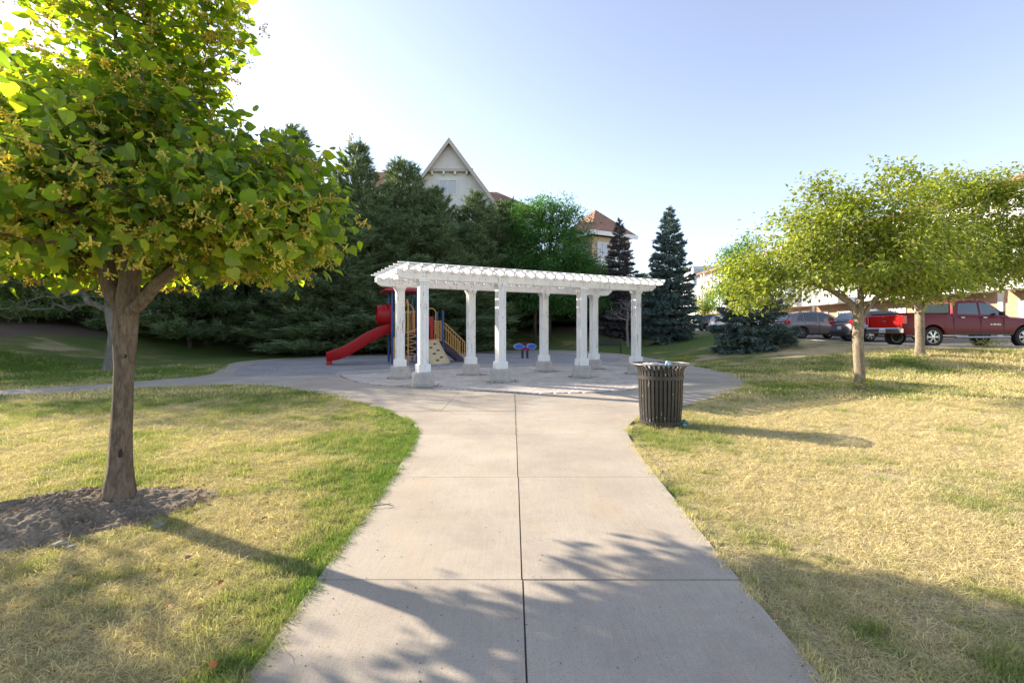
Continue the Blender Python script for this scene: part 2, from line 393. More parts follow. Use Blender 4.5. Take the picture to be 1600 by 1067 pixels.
def dist_poly(poly, x, y):
    x = np.asarray(x, float); y = np.asarray(y, float); d = np.full(x.shape, 1e9); n = len(poly)
    for i in range(n):
        x1, y1 = poly[i]; x2, y2 = poly[(i + 1) % n]; dx, dy = x2 - x1, y2 - y1
        t = np.clip(((x - x1) * dx + (y - y1) * dy) / (dx * dx + dy * dy), 0, 1)
        d = np.minimum(d, np.hypot(x - x1 - t * dx, y - y1 - t * dy))
    return d
def smooth_poly(poly, n=1):
    for _ in range(n):
        q = []
        for i in range(len(poly)):
            a = poly[i]; b = poly[(i + 1) % len(poly)]
            q += [(a[0] * .75 + b[0] * .25, a[1] * .75 + b[1] * .25), (a[0] * .25 + b[0] * .75, a[1] * .25 + b[1] * .75)]
        poly = q
    return poly
OUT = smooth_poly(OUT, 1)
MC = (-3.40, 3.58)                                                    # dirt mound round the linden
def mound_r(x, y):
    a = rad(22); dx = x - MC[0]; dy = y - MC[1]
    u = (dx * math.cos(a) + dy * math.sin(a)) / .90; v = (-dx * math.sin(a) + dy * math.cos(a)) / .60
    return np.hypot(u, v)
def tone(x, y):
    x = np.asarray(x, float); y = np.asarray(y, float)
    n = fbm(x * .45, y * .45, 1, 4); n2 = fbm(x * 1.6, y * 1.6, 3, 4)
    n3 = fbm(x * 6, y * 6, 33, 3)
    t = .19 + 1.6 * (n - .5) + 1.2 * (n2 - .5) + .9 * (n3 - .5)
    left = x < 0
    de = dist_poly(OUT, x, y)
    t = t + np.where(left, .10, -.08)
    t = t + np.where(left & (y < 9), .70 * np.exp(-(de / (.08 + .30 * n)) ** 1.3) * (.25 + 1.1 * n2), 0)
    t = t + np.where(left, .38 * np.exp(-(((x + 1.9) / .7) ** 2 + ((y - 5.6) / 1.7) ** 2)), 0)
    t = t + np.where((~left) & (y < 5), .35 * np.exp(-(((de - .45) / .35) ** 2)) * ss((4 - y) / 1.5), 0)
    t = t + .40 * ss((y - 9.5) / 4) * left
    t = t + .55 * ss((y - 19) / 8)
    t = t + .25 * ss((y - 9) / 6) * (1 - ss((x - 10) / 6)) * (~left)
    return np.clip(t, 0, 1)

# ---- lawn terrain
def axis(a, b, fine, lo, hi, n):
    left = lo - (lo - a) * (np.linspace(1, 0, n, endpoint=False) ** 2)
    right = hi + (b - hi) * (np.linspace(0, 1, n + 1)[1:] ** 2)
    return np.concatenate([left, np.arange(lo, hi + 1e-6, fine), right])
xs = axis(-400, 400, .4, -26, 30, 22); ys = axis(-120, 700, .4, -4, 46, 22)
X, Y = np.meshgrid(xs, ys); Z = H(X, Y)
Z = np.where((X > LOTX + .4) & (Y > LOTY + .4), Z - .25, Z)
nx, ny = len(xs), len(ys)
I = np.arange(nx * ny).reshape(ny, nx)
Fq = np.stack([I[:-1, :-1], I[:-1, 1:], I[1:, 1:], I[1:, :-1]], -1).reshape(-1, 4)
me = npmesh('lawn', np.stack([X, Y, Z], -1).reshape(-1, 3), Fq, M['lawn'], True)
for nm, val in (('tone', tone(X, Y)), ('mulch', ss((Z - .95 + .35 * (fbm(X * .6, Y * .6, 9) - .5)) / .35) * (X < 9))):
    a = me.attributes.new(nm, 'FLOAT', 'POINT'); a.data.foreach_set('value', np.asarray(val, np.float32).ravel())
lawn = link('lawn', me); tag(lawn, kind='structure')

# ---- concrete walk: slabs cut out of the outline
def cut(cell, keep, minus):
    vs_ = []; fs = []
    for poly in [cell, keep] + minus:
        b = len(vs_); vs_ += [Vector((p[0], p[1])) for p in poly]; fs.append(list(range(b, b + len(poly))))
    v, e, f, _, _, of = delaunay_2d_cdt(vs_, [], fs, 0, 1e-5, True)
    if not f: return v, []
    cc = np.array([[sum(v[i][0] for i in t) / 3, sum(v[i][1] for i in t) / 3] for t in f])
    ok = inside(cell, cc[:, 0], cc[:, 1]) & inside(keep, cc[:, 0], cc[:, 1])
    for mp_ in minus: ok &= ~inside(mp_, cc[:, 0], cc[:, 1])
    tri = [ff for ff, o in zip(f, ok) if o]
    return v, tri
def slab(cell, keep, minus, z0, z1, name, mt, parent):
    v, tri = cut(cell, keep, minus)
    if not tri: return None
    bm = bmesh.new(); bv = {}
    for t in tri:
        for i in t:
            if i not in bv: bv[i] = bm.verts.new((v[i][0], v[i][1], z1))
        try: bm.faces.new([bv[i] for i in t])
        except ValueError: pass
    if sum(f.calc_area() for f in bm.faces) < .02: bm.free(); return None
    bmesh.ops.recalc_face_normals(bm, faces=bm.faces)
    for f in bm.faces:
        if f.normal.z < 0: f.normal_flip()
    ed = [e for e in bm.edges if e.is_boundary]
    r = bmesh.ops.extrude_edge_only(bm, edges=ed)
    for q in r['geom']:
        if isinstance(q, bmesh.types.BMVert): q.co.z = z0
    me = bpy.data.meshes.new(name); bm.to_mesh(me); bm.free()
    return link(name, me, mt, parent)
def inset(poly, d):
    c = Vector((sum(p[0] for p in poly) / len(poly), sum(p[1] for p in poly) / len(poly))); n = len(poly); r = []
    for i in range(n):
        p = Vector(poly[i]); a = Vector(poly[i - 1]); b = Vector(poly[(i + 1) % n])
        e1 = (p - a).normalized(); e2 = (b - p).normalized()
        n1 = Vector((-e1.y, e1.x)); n2 = Vector((-e2.y, e2.x))
        if n1.dot(c - p) < 0: n1 = -n1
        if n2.dot(c - p) < 0: n2 = -n2
        r.append(tuple(p + (n1 + n2) * d / (1 + n1.dot(n2) + 1e-6)))
    return r
base = slab([(-40, -10), (40, -10), (40, 40), (-40, 40)], OUT, [GRAV, PAV], .002, .012, 'concrete_walk', M['joint'], None)
tag(base, kind='structure')
cells = []
rows = [-3.2, -1.04, .79, 2.62, 4.45, 6.28, 8.11]
for a, b in zip(rows[:-1], rows[1:]):
    cells += [[(-4, a), (.055, a), (.06, b), (-4, b)], [(.055, a), (4, a), (4, b), (.06, b)]]
cells += [[(-1.21, 8.11), (.06, 8.11), (.06, 12), (-1.17, 12)], [(.06, 8.11), (2.45, 8.11), (1.5, 12), (.06, 12)]]
seqL = [((-1.21, 8.11), (-1.17, 12)), ((-3.3, 8.11), (-2.0, 11.8)), ((-5.0, 9.4), (-3.4, 12.8)), ((-6.3, 10.6), (-5.3, 15.2)), ((-7.7, 10.8), (-7.6, 15.6)), ((-8.8, 10.6), (-9.6, 15.0)),
        ((-9.9, 9.9), (-11.2, 12.6)), ((-11.4, 8.6), (-12.7, 10.8)), ((-12.9, 7.4), (-14.2, 9.6)), ((-14.4, 6.2), (-15.7, 8.4)), ((-15.9, 5), (-17.2, 7.2))]
seqR = [((2.45, 8.11), (1.5, 12)), ((5.0, 8.6), (2.6, 11.9)), ((7.5, 11.5), (3.0, 12.6)), ((8.5, 14.5), (3.2, 14.5)), ((8.5, 17.3), (3.5, 17)), ((8.5, 20.5), (3.2, 19.2)), ((8.5, 24.5), (4, 23)),
        ((8, 28.5), (3.2, 26.2)), ((6.5, 33.5), (2.2, 28.6)), ((2.5, 36), (1.0, 29)), ((-1.5, 35), (-1.2, 29)), ((-6, 33), (-4, 27)), ((-10, 30), (-7, 25)), ((-14, 26), (-9, 22)),
        ((-14, 21), (-10, 20.5)), ((-13, 17), (-9.3, 18)), ((-11.2, 14.6), (-8.2, 15.2)), ((-9.62, 15.0), (-8.2, 14.2))]
for s_ in (seqL, seqR):
    for (o1, i1), (o2, i2) in zip(s_[:-1], s_[1:]): cells.append([o1, o2, i2, i1])
cells.append([(4, 6.28), (5, 8.6), (2.45, 8.11), (4, 8.11)])
for k, c_ in enumerate(cells):
    slab(inset(c_, .0042), OUT, [GRAV, PAV], .004, .022 + .0009 * ((k * 7) % 5 - 2), 'slab', M['concrete'], base)

gb = slab([(-40, -10), (40, -10), (40, 40), (-40, 40)], GRAV, [], .003, .014, 'gravel_bed', M['gravel'], None); tag(gb, kind='structure')
pb = slab([(-40, -10), (40, -10), (40, 40), (-40, 40)], PAV, [], .003, .013, 'paver_court', M['joint'], None); tag(pb, kind='structure')
# pavers: rows follow the pergola
pu = Vector((.882, .471)); pn = Vector((-.471, .882))
cand = []
rr = random.Random(3)
for j in range(-30, 110):
    for i in range(-60, 70):
        s0 = i * .206 + (j % 2) * .103; w0 = j * .106
        p = Vector((-2.18, 11.6)) + pu * s0 + pn * w0; cand.append((p.x, p.y))
cand = np.array(cand); dd = dist_poly(PAV, cand[:, 0], cand[:, 1])
cand = cand[inside(PAV, cand[:, 0], cand[:, 1]) & (dd > .07)]
cand = cand[np.argsort(cand[:, 1])]
pm = MB(); ang = math.atan2(pu.y, pu.x)
def paver_geo(mb, c, rz, dz, tilt=0):
    T = Matrix.Translation((c[0], c[1], 0)) @ Matrix.Rotation(rz, 4, 'Z')
    x, y, b = .099, .0495, .006
    vs_ = [(-x, -y, .0), (x, -y, .0), (x, y, .0), (-x, y, .0), (-x, -y, .027 + dz), (x, -y, .027 + dz + tilt), (x, y, .027 + dz + tilt), (-x, y, .027 + dz),
           (-x + b, -y + b, .033 + dz), (x - b, -y + b, .033 + dz + tilt), (x - b, y - b, .033 + dz + tilt), (-x + b, y - b, .033 + dz)]
    fs = [(0, 1, 5, 4), (1, 2, 6, 5), (2, 3, 7, 6), (3, 0, 4, 7), (4, 5, 9, 8), (5, 6, 10, 9), (6, 7, 11, 10), (7, 4, 8, 11), (8, 9, 10, 11)]
    mb.add(vs_, fs, 0, T)
one = MB(); paver_geo(one, (0, 0), 0, 0); one = one.mesh('paver', M['paver'])
for k, p in enumerate(cand):
    if k < 300:
        o = link('paver', one, None, pb, (p[0], p[1], rr.uniform(-.002, .004))); o.rotation_euler = (rr.gauss(0, .008), rr.gauss(0, .008), ang + rr.gauss(0, .01))
    else: paver_geo(pm, p, ang + rr.gauss(0, .01), rr.uniform(-.003, .004), rr.gauss(0, .0015))
o = pm.build('paver_field', M['paver'], pb); tag(o, kind='stuff')
# kerb between pavers and gravel
kb = MB(); kp = [Vector((x, y, 0)) for x, y in KERB]; rings = []
for i, p in enumerate(kp):
    d = (kp[min(i + 1, len(kp) - 1)] - kp[max(i - 1, 0)]).normalized(); r_ = Vector((d.y, -d.x, 0))
    rings.append([p + r_ * .075 + Vector((0, 0, -.01)), p + r_ * .075 + Vector((0, 0, .085)), p + r_ * .055 + Vector((0, 0, .10)), p - r_ * .055 + Vector((0, 0, .10)), p - r_ * .075 + Vector((0, 0, .085)), p - r_ * .075 + Vector((0, 0, -.01))])
kb.loft(rings); tag(kb.build('play_area_kerb', M['cast']), kind='structure')
# parking lot and its kerb
lot = MB(); y0, y1, x0, x1 = LOTY + .1, 95, LOTX + .1, 60
yy = [y0, 25, 35, 50, 70, y1]
lot.loft([[Vector((x0, y, float(zlot(y)) - .09)), Vector((27.2, y, float(zlot(y)) - .09))] for y in yy], closed=False, caps=False)
tag(lot.build('parking_lot', M['asphalt']), kind='structure')
sw = MB(); sw.loft([[Vector((27.2, y, float(zlot(y)) - .2)), Vector((27.2, y, float(zlot(y)) + .03)), Vector((40, y, float(zlot(y)) + .03)), Vector((40, y, float(zlot(y)) - .2))] for y in yy], closed=False)
tag(sw.build('building_pavement', M['concrete']), kind='structure')
kl = MB()
for a, b in zip(yy[:-1], yy[1:]): kl.loft([[Vector((LOTX - .02 + dx, q, float(zlot(q)) + dz)) for dx, dz in ((0, -.2), (0, .035), (.15, .035), (.16, -.2))] for q in (a, b)])
zl = float(zlot(LOTY)); kl.loft([[Vector((q, LOTY - .02 + dy, zl + dz)) for dy, dz in ((0, -.2), (0, .035), (.15, .035), (.16, -.2))] for q in (LOTX - .02, 40)])
tag(kl.build('parking_kerb', M['cast']), kind='structure')
ln = MB()
M['line_paint'] = simple('parking_line_paint', (.7, .7, .66), .7, var=.25, scale=14, kind='pos')
for k in range(16):
    y = 19.6 + k * 2.75
    if y < 66: ln.loft([[Vector((x_, y - .05, float(zlot(y)) - .084)), Vector((x_, y + .05, float(zlot(y)) - .084))] for x_ in (17.2, 22.4)], closed=False, caps=False)
tag(ln.build('parking_lines', M['line_paint']), kind='structure')

# ---- dirt mound
Nr, Na = 80, 230; V = []; 
for i in range(Nr):
    r = 1.12 * i / (Nr - 1)
    for k in range(Na):
        a = 2 * math.pi * k / Na; a0 = rad(22)
        u = r * math.cos(a) * .90 * (1 + .12 * math.sin(3 * a + 1) + .05 * math.sin(7 * a)); v = r * math.sin(a) * .60 * (1 + .12 * math.sin(3 * a + 1) + .05 * math.sin(7 * a))
        V.append((MC[0] + u * math.cos(a0) - v * math.sin(a0), MC[1] + u * math.sin(a0) + v * math.cos(a0), r))
V = np.array(V); R_ = V[:, 2]
n = fbm(V[:, 0] * 5, V[:, 1] * 5, 21, 5) - .5; n2 = fbm(V[:, 0] * 16, V[:, 1] * 16, 22, 4) - .5
V[:, 2] = .135 * (1 - ss((R_ - .12) / .95)) + (n * .045 + n2 * .035 + (fbm(V[:, 0] * 42, V[:, 1] * 42, 23, 3) - .5) * .035) * (1 - ss((R_ - .8) / .3)) + .008 - .03 * ss((R_ - .95) / .15)
Fm = [(i * Na + k, i * Na + (k + 1) % Na, (i + 1) * Na + (k + 1) % Na, (i + 1) * Na + k) for i in range(Nr - 1) for k in range(Na)]
mo = link('dirt_mound', npmesh('dirt_mound', V, Fm, M['soil'], True)); tag(mo, 'heap of dry grey brown soil round the foot of the linden trunk', 'dirt mound')
def rock(name, c, s, seed, mt, parent=None):
    bm = bmesh.new(); bmesh.ops.create_icosphere(bm, subdivisions=2, radius=1)
    r_ = random.Random(seed); ax = [Vector((r_.gauss(0, 1), r_.gauss(0, 1), r_.gauss(0, 1))).normalized() for _ in range(7)]
    for v in bm.verts:
        for a in ax:
            d = v.co.dot(a)
            if d > .62: v.co -= a * (d - .62) * .9
        v.co = Vector((v.co.x * s[0], v.co.y * s[1], v.co.z * s[2]))
    me = bpy.data.meshes.new(name); bm.to_mesh(me); bm.free(); o = link(name, me, mt, parent, c); o.rotation_euler[2] = r_.uniform(0, 6); return o
M['stone'] = simple('grey_field_stone', (.24, .215, .18), .9, var=.3, scale=20, bmp=.004)
def mz(x, y): return float(.155 * (1 - ss((mound_r(x, y) - .12) / .95)))
for (px, py, s_, lab) in ((247, 800, .055, 'rounded grey stone on the right shoulder of the dirt mound'), (95, 827, .06, 'larger flat grey stone on the left slope of the dirt mound'),
                          (112, 831, .035, 'small grey stone just right of the larger flat one on the mound')):
    p = G(px, py, .11); o = rock('stone', (p.x, p.y, mz(p.x, p.y) + s_ * .25), (s_, s_ * .8, s_ * .55), int(px), M['stone']); tag(o, lab, 'stone')
cl = []; icob = bmesh.new(); bmesh.ops.create_icosphere(icob, subdivisions=1, radius=1); iv = np.array([v.co[:] for v in icob.verts]); ifc = np.array([[v.index for v in f.verts] for f in icob.faces]); icob.free()
def scatter_mesh(tv, tf, pos, R, sc_):
    n = len(pos); k = len(tv)
    V = np.einsum('nij,kj->nki', R, tv) * np.asarray(sc_).reshape(n, 1, -1) + np.asarray(pos)[:, None, :]
    return V.reshape(-1, 3), (np.asarray(tf)[None] + (np.arange(n) * k)[:, None, None]).reshape(-1, tf.shape[1])
def rotz_tilt(n, tilt=1.0, rng=RNG):
    """random orientation matrices"""
    a = rng.uniform(0, 2 * np.pi, n); b = rng.normal(0, tilt, n); c = rng.normal(0, tilt, n)
    ca, sa, cb, sb, cc, sc2 = np.cos(a), np.sin(a), np.cos(b), np.sin(b), np.cos(c), np.sin(c)
    z = np.zeros(n); o = np.ones(n)
    Rz = np.stack([ca, -sa, z, sa, ca, z, z, z, o], -1).reshape(n, 3, 3)
    Rx = np.stack([o, z, z, z, cb, -sb, z, sb, cb], -1).reshape(n, 3, 3)
    Ry = np.stack([cc, z, sc2, z, o, z, -sc2, z, cc], -1).reshape(n, 3, 3)
    return Rx @ Ry @ Rz
nc = 3200; u = RNG.uniform(-1.1, 1.1, (nc * 2, 2)); px_ = MC[0] + u[:, 0]; py_ = MC[1] + u[:, 1] * .8; q = mound_r(px_, py_) < 1.03; px_ = px_[q][:nc]; py_ = py_[q][:nc]; nc = len(px_)
zz = .155 * (1 - ss((mound_r(px_, py_) - .12) / .95)); s_ = .003 + .009 * RNG.random(nc) ** 3
nn_ = fbm(px_ * 5, py_ * 5, 21, 5) - .5
V, Fc = scatter_mesh(iv, ifc, np.stack([px_, py_, zz * .87 + nn_ * .08 + s_ * .5 + .004], -1), rotz_tilt(nc), s_)
o = link('soil_clods', npmesh('soil_clods', V, Fc, M['soil'])); o.parent = mo; tag(o, kind='stuff')

# ------------------------------------------------------------------ pergola
perg = empty('pergola', (-2.18, 11.6, 0), math.atan2(.471, .882))
tag(perg, 'white painted wooden pergola with peeling square columns on round concrete bases', 'pergola')
FS = [0, 2.125, 4.784, 6.88]; BS = [0, 2.19, 4.826, 6.9]; PW = 2.15
def column(s, w, k):
    shift = 0
    c = MB(); c.lathe([(.285, 0), (.29, .02), (.29, .10), (.275, .115), (.27, .125), (.27, .30), (.262, .335), (.235, .36), (0.0, .362)], 40)
    b = c.build('concrete_base', M['cast'], perg, True, (s, w, .02))
    c = MB(); c.box((0, 0, .47), (.305, .305, .20), bev=.008); c.box((0, 0, .572), (.265, .265, .016), bev=.004)
    hz = .14 if k % 3 == 0 else 0
    bx = c.build('plinth', M['white_paint'], perg, False, (s, w, 0))
    c = MB(); c.box((0, 0, 1.55), (.195, .195, 1.96))
    for sx in (-1, 1):
        for sy in (-1, 1): c.box((sx * .087, sy * .087, 1.55), (.046, .046, 1.952), bev=.004)
    for a in (0, 90, 180, 270): c.box((.101, 0, 1.55), (.014, .055, 1.945), M=Matrix.Rotation(rad(a), 4, 'Z'))
    c.build('shaft', M['white_paint'], perg, False, (s, w, 0))
    c = MB(); c.box((0, 0, 2.545), (.25, .25, .05), bev=.006); c.box((0, 0, 2.60), (.29, .29, .06), bev=.006)
    cp = c.build('capital', M['white_paint'], perg, False, (s, w, 0))
    for dx in (-.035, .035):
        for dz in (-.04, .04):
            c = MB(); c.lathe([(.011, 0), (.011, .006), (0, .007)], 8, M=Matrix.Translation((s + dx, w - .1195, 2.75 + dz)) @ Matrix.Rotation(rad(90), 4, 'X')); c.build('bolt', M['black_metal'], perg)
for k, (a, b) in enumerate(zip(FS, BS)): column(a, 0, k); column(b, PW, k + 4)
def endcurve(L0, L1, h, tail=.16, tip=.10):
    """side outline of a beam from L0 to L1 with scrolled undersides at both ends"""
    pts = []
    cv = [(0, h), (0, h - tip), (.02, h - tip - .012), (.05, h - tip - .018), (.075, h - tip - .035), (.09, h - tip - .06), (.12, h * .18), (.155, h * .05), (tail + .02, 0)]
    pts = [(L0 + a, b) for a, b in cv] + [(L1 - a, b) for a, b in reversed(cv)]
    return pts
def sideboard(mb, poly, y, th, z):
    T = Matrix.Translation((0, y + th / 2, z)) @ Matrix.Rotation(rad(90), 4, 'X'); mb.prism(poly, 0, th, 0, T)
for w in (0, PW):
    for dy in (-.100, .100):
        b = MB(); sideboard(b, endcurve(-.68, 7.6, .235, .22, .12), w + dy, .038, 2.632); b.build('beam', M['white_paint'], perg)
n_r = 27
rs = random.Random(5)
for k in range(n_r):
    s = -.52 + k * (7.96 / (n_r - 1)); b = MB()
    a_, b_ = -.66, PW + .66; poly = [(a_, .155), (a_, .10), (a_ + .03, .085), (a_ + .10, 0), (b_ - .10, 0), (b_ - .03, .085), (b_, .10), (b_, .155)]
    T = Matrix.Translation((s - .019 + rs.gauss(0, .006), 0, 2.795 + rs.gauss(0, .002))) @ Matrix(((0, 0, 1, 0), (1, 0, 0, 0), (0, 1, 0, 0), (0, 0, 0, 1)))
    b.prism(poly, 0, .038, 0, T); b.build('rafter', M['white_rafter'], perg)
for k in range(8):
    w = -.40 + k * (PW + .80) / 7; b = MB(); b.box((3.46, w, 2.9715), (8.36, .038, .038)); b.build('lath', M['white_rafter'], perg)

# ------------------------------------------------------------------ litter bin
bin_ = empty('litter_bin', (2.20, 7.02, .005)); tag(bin_, 'dark steel slatted litter bin with flared rim standing at the lawn edge', 'litter bin')
nb = 34; sl = MB(); sl.loft([[Vector((r - .004, -w, z)), Vector((r + .004, -w, z)), Vector((r + .004, w, z)), Vector((r - .004, w, z))] for r, z, w in
    ((.285, .03, .019), (.305, .30, .0195), (.315, .62, .0195), (.318, .78, .0195), (.335, .84, .0195), (.375, .885, .0195), (.405, .90, .0195))])
slm = sl.mesh('slat', M['black_metal'])
for k in range(nb):
    o = link('slat', slm, None, bin_); o.rotation_euler[2] = 2 * math.pi * k / nb
def ring(r, z, h, th, name, mt, parent, n=48):
    b = MB(); b.lathe([(r, z - h / 2), (r + th, z - h / 2), (r + th, z + h / 2), (r, z + h / 2), (r, z - h / 2)], n, caps=False); return b.build(name, mt, parent, False)
ring(.322, .71, .05, .007, 'upper_band', M['black_metal'], bin_); ring(.296, .06, .045, .006, 'lower_band', M['black_metal'], bin_)
b = MB(); b.tube([(.41 * math.cos(a), .41 * math.sin(a), .902) for a in [2 * math.pi * k / 56 for k in range(56)]], .011, 8, closed=True)
b.build('rim', simple('worn_bin_rim', (.20, .19, .175), .38, .5, var=.3), bin_, True)
b = MB(); b.lathe([(.27, .035), (.275, .05), (.285, .80), (.279, .80), (.266, .06), (.0, .05)], 40, caps=False); b.build('liner', M['liner'], bin_, True)
for a in (30, 150, 270): 
    b = MB(); b.lathe([(.025, 0), (.025, .012), (.012, .018), (.012, .05)], 12, c=(.2 * math.cos(rad(a)), .2 * math.sin(rad(a)), -.002)); b.build('foot', M['black_metal'], bin_)
def crumple(name, c, s, seed, mt, lab, cat, sub=3, amp=.45):
    bm = bmesh.new(); bmesh.ops.create_icosphere(bm, subdivisions=sub, radius=1); r_ = np.random.default_rng(seed)
    co = np.array([v.co[:] for v in bm.verts]); k = 1 + amp * (fbm(co[:, 0] * 3 + 9 + co[:, 2] * 2, co[:, 1] * 3 + co[:, 2] * 2.3, seed, 3) - .5) * 2 + r_.normal(0, .05, len(co))
    for v, q in zip(bm.verts, k): v.co = Vector((v.co.x * s[0] * q, v.co.y * s[1] * q, v.co.z * s[2] * q))
    me = bpy.data.meshes.new(name); bm.to_mesh(me); bm.free(); o = link(name, me, mt, None, c); return tag(o, lab, cat)
PL = {'white': simple('plastic_white', (.42, .41, .40), .35, var=.1), 'blue': simple('plastic_pale_blue', (.35, .55, .68), .3, var=.1), 'green': simple('plastic_green', (.03, .20, .12), .4, var=.3),
      'grey': simple('foil_grey', (.42, .40, .38), .35, .3, var=.3)}
bx0, by0 = 2.20, 7.02
crumple('rubbish_bag', (bx0 - .12, by0 - .02, .845), (.16, .15, .08), 3, PL['white'], 'crumpled white rubbish bag on the left inside the bin mouth', 'rubbish bag')
crumple('drinks_cup', (bx0 + .10, by0 - .03, .885), (.045, .05, .06), 4, PL['blue'], 'pale blue crushed cup lying on the rubbish in the bin', 'cup', 2)
crumple('foil_wrapper', (bx0 + .02, by0 + .06, .84), (.17, .13, .07), 5, PL['grey'], 'silvery crumpled wrapper between white bag and blue cup', 'wrapper')
crumple('rubbish_sack', (bx0 + .02, by0, .72), (.25, .25, .12), 8, M['liner'], 'dark sack sagging beneath the rubbish inside the bin', 'rubbish sack')
for i, (dx, dy, s, col, lab, cat, nm) in enumerate(((.34, -.03, (.05, .035, .035), 'green', 'dark green plastic scrap against the right foot of the bin', 'litter scrap', 'plastic_scrap'),
        (.40, -.12, (.035, .02, .02), 'white', 'small white paper scrap in the grass right of the bin', 'litter scrap', 'paper_scrap'),
        (.30, -.16, (.03, .02, .018), 'blue', 'pale blue scrap at the front right foot of the bin', 'litter scrap', 'plastic_scrap'),
        (.38, .07, (.03, .025, .045), 'green', 'upright green scrap in the bin shadow behind the others', 'litter scrap', 'plastic_scrap'))):
    crumple(nm, (bx0 + dx, by0 + dy, .03), s, 20 + i, PL[col], lab, cat, 2, .6)
# paint chips and leftover sticker bits on the slats
rb = random.Random(12); ch = MB()
for k in range(110):
    a = rb.choice(range(nb)); z = rb.choice([rb.uniform(.05, .32), rb.uniform(.05, .32), rb.uniform(.3, .8)]); r_ = .285 + (.033 * min(z / .62, 1)) + .0058
    T = Matrix.Rotation(2 * math.pi * a / nb, 4, 'Z') @ Matrix.Translation((r_, rb.uniform(-.012, .012), z))
    w = rb.uniform(.002, .006); h = rb.uniform(.006, .03)
    ch.box((0, 0, 0), (.001, w, h), M=T @ Matrix.Rotation(rb.uniform(-.3, .3), 4, 'X'))
o = ch.build('paint_chips', simple('bare_metal_chip', (.60, .60, .57), .5, var=.2), bin_); tag(o, kind='stuff')

# ------------------------------------------------------------------ bench
def T4(loc, rz): return Matrix.Translation(loc) @ Matrix.Rotation(rz, 4, 'Z')
pA = G(958, 552.5); pA = Vector((P(958, 28.3), 28.3, 0)); bn = empty('park_bench', (P(950, 28.5), 28.5, .03), rad(-18)); tag(bn, 'black steel slatted park bench beside the far edge of the play circle', 'bench')
bm_ = simple('bench_black_paint', (.008, .0085, .010), .4, var=.2)
for k in range(9):
    b = MB(); z = .46 + k * .047; y = .24 + k * .012; b.box((0, y, z), (1.5, .016, .034)); b.build('back_slat', bm_, bn)
for k in range(7):
    b = MB(); b.box((0, -.2 + k * .066, .43 - .012 * abs(k - 3) * 0), (1.5, .05, .018)); b.build('seat_slat', bm_, bn)
for s in (-1, 0, 1):
    if s == 0: 
        b = MB(); b.bar((0, -.2, .415), (0, .24, .415), .03, .03); b.build('seat_brace', bm_, bn); continue
    b = MB(); x = s * .74
    b.tube([(x, -.27, 0), (x, -.22, .12), (x, -.20, .3), (x, -.21, .45), (x, -.20, .58), (x, -.14, .645), (x, 0, .65), (x, .2, .64), (x, .28, .62)], .02, 6)
    b.tube([(x, .42, 0), (x, .33, .12), (x, .27, .3), (x, .25, .45), (x, .31, .7), (x, .35, .88)], .02, 6); b.tube([(x, -.2, .41), (x, .25, .41)], .018, 6)
    b.build('end_frame', bm_, bn)

# ------------------------------------------------------------------ spring rider
RED = simple('play_red_plastic', (.34, .007, .010), .42, var=.1, scale=2, spec=.35); BLUE = simple('play_blue_plastic', (.02, .11, .48), .4, var=.12)
YEL = simple('play_tan_steel', (.62, .33, .09), .42, var=.08); POST = simple('play_blue_steel', (.02, .055, .20), .4, var=.1); SAND = simple('play_sand_plastic', (.58, .45, .25), .55, var=.1)
DECK = simple('deck_dark_rubber', (.05, .035, .06), .7, var=.2); DARK = simple('hole_dark', (.02, .018, .015), .8)
WHT = simple('play_white_plastic', (.75, .78, .82), .4)
sr = empty('spring_rider', (P(820, 23.2), 23.2, .014), rad(8)); tag(sr, 'blue and red four seat spring rider on two coil springs', 'spring rider')
for dx in (-.12, .12):
    for q in range(1):
        b = MB(); b.tube([(dx + .062 * math.cos(t * .55), .062 * math.sin(t * .55), .02 + t * .0052) for t in range(0, 84)], .015, 6); b.build('spring', simple('spring_steel', (.04, .04, .045), .35, .4), sr, True)
b = MB(); b.prism([(-.3, -.12), (.3, -.12), (.3, .12), (-.3, .12)], .46, .53); b.build('seat_base', RED, sr)
def gear(r, n, cx=0, cz=0):
    pts = []
    for k in range(n * 2):
        a = math.pi * k / n + .2; q = r * (1.0 if k % 2 == 0 else .86); pts.append((cx + q * math.cos(a), cz + q * .62 * math.sin(a)))
    return pts
for x in (-.31, .31):
    for y in (-.20, .20):
        b = MB(); T = Matrix.Translation((x, y + .02, .60)) @ Matrix.Rotation(rad(90), 4, 'X'); b.prism(gear(.23, 5), 0, .03, 0, T); sp = b.build('side_panel', BLUE, sr)
        b = MB(); b.prism(gear(.246, 5), 0, .022, 0, Matrix.Translation((x, y + .016, .60)) @ Matrix.Rotation(rad(90), 4, 'X')); b.build('panel_edge', WHT, sp)
for x in (-.15, .15):
    b = MB(); b.tube([(x - .08, -.2, .70), (x - .08, .2, .70)], .015, 6); b.build('handle', RED, sr)
b = MB(); b.box((0, 0, .755), (.62, .10, .035), bev=.008); b.box((0, -.225, .465), (.40, .06, .10), bev=.01); b.build('top_rail', RED, sr)
b = MB(); b.box((0, -.19, .59), (.36, .03, .11)); b.box((0, .19, .59), (.36, .03, .11)); b.build('side_rail', BLUE, sr)

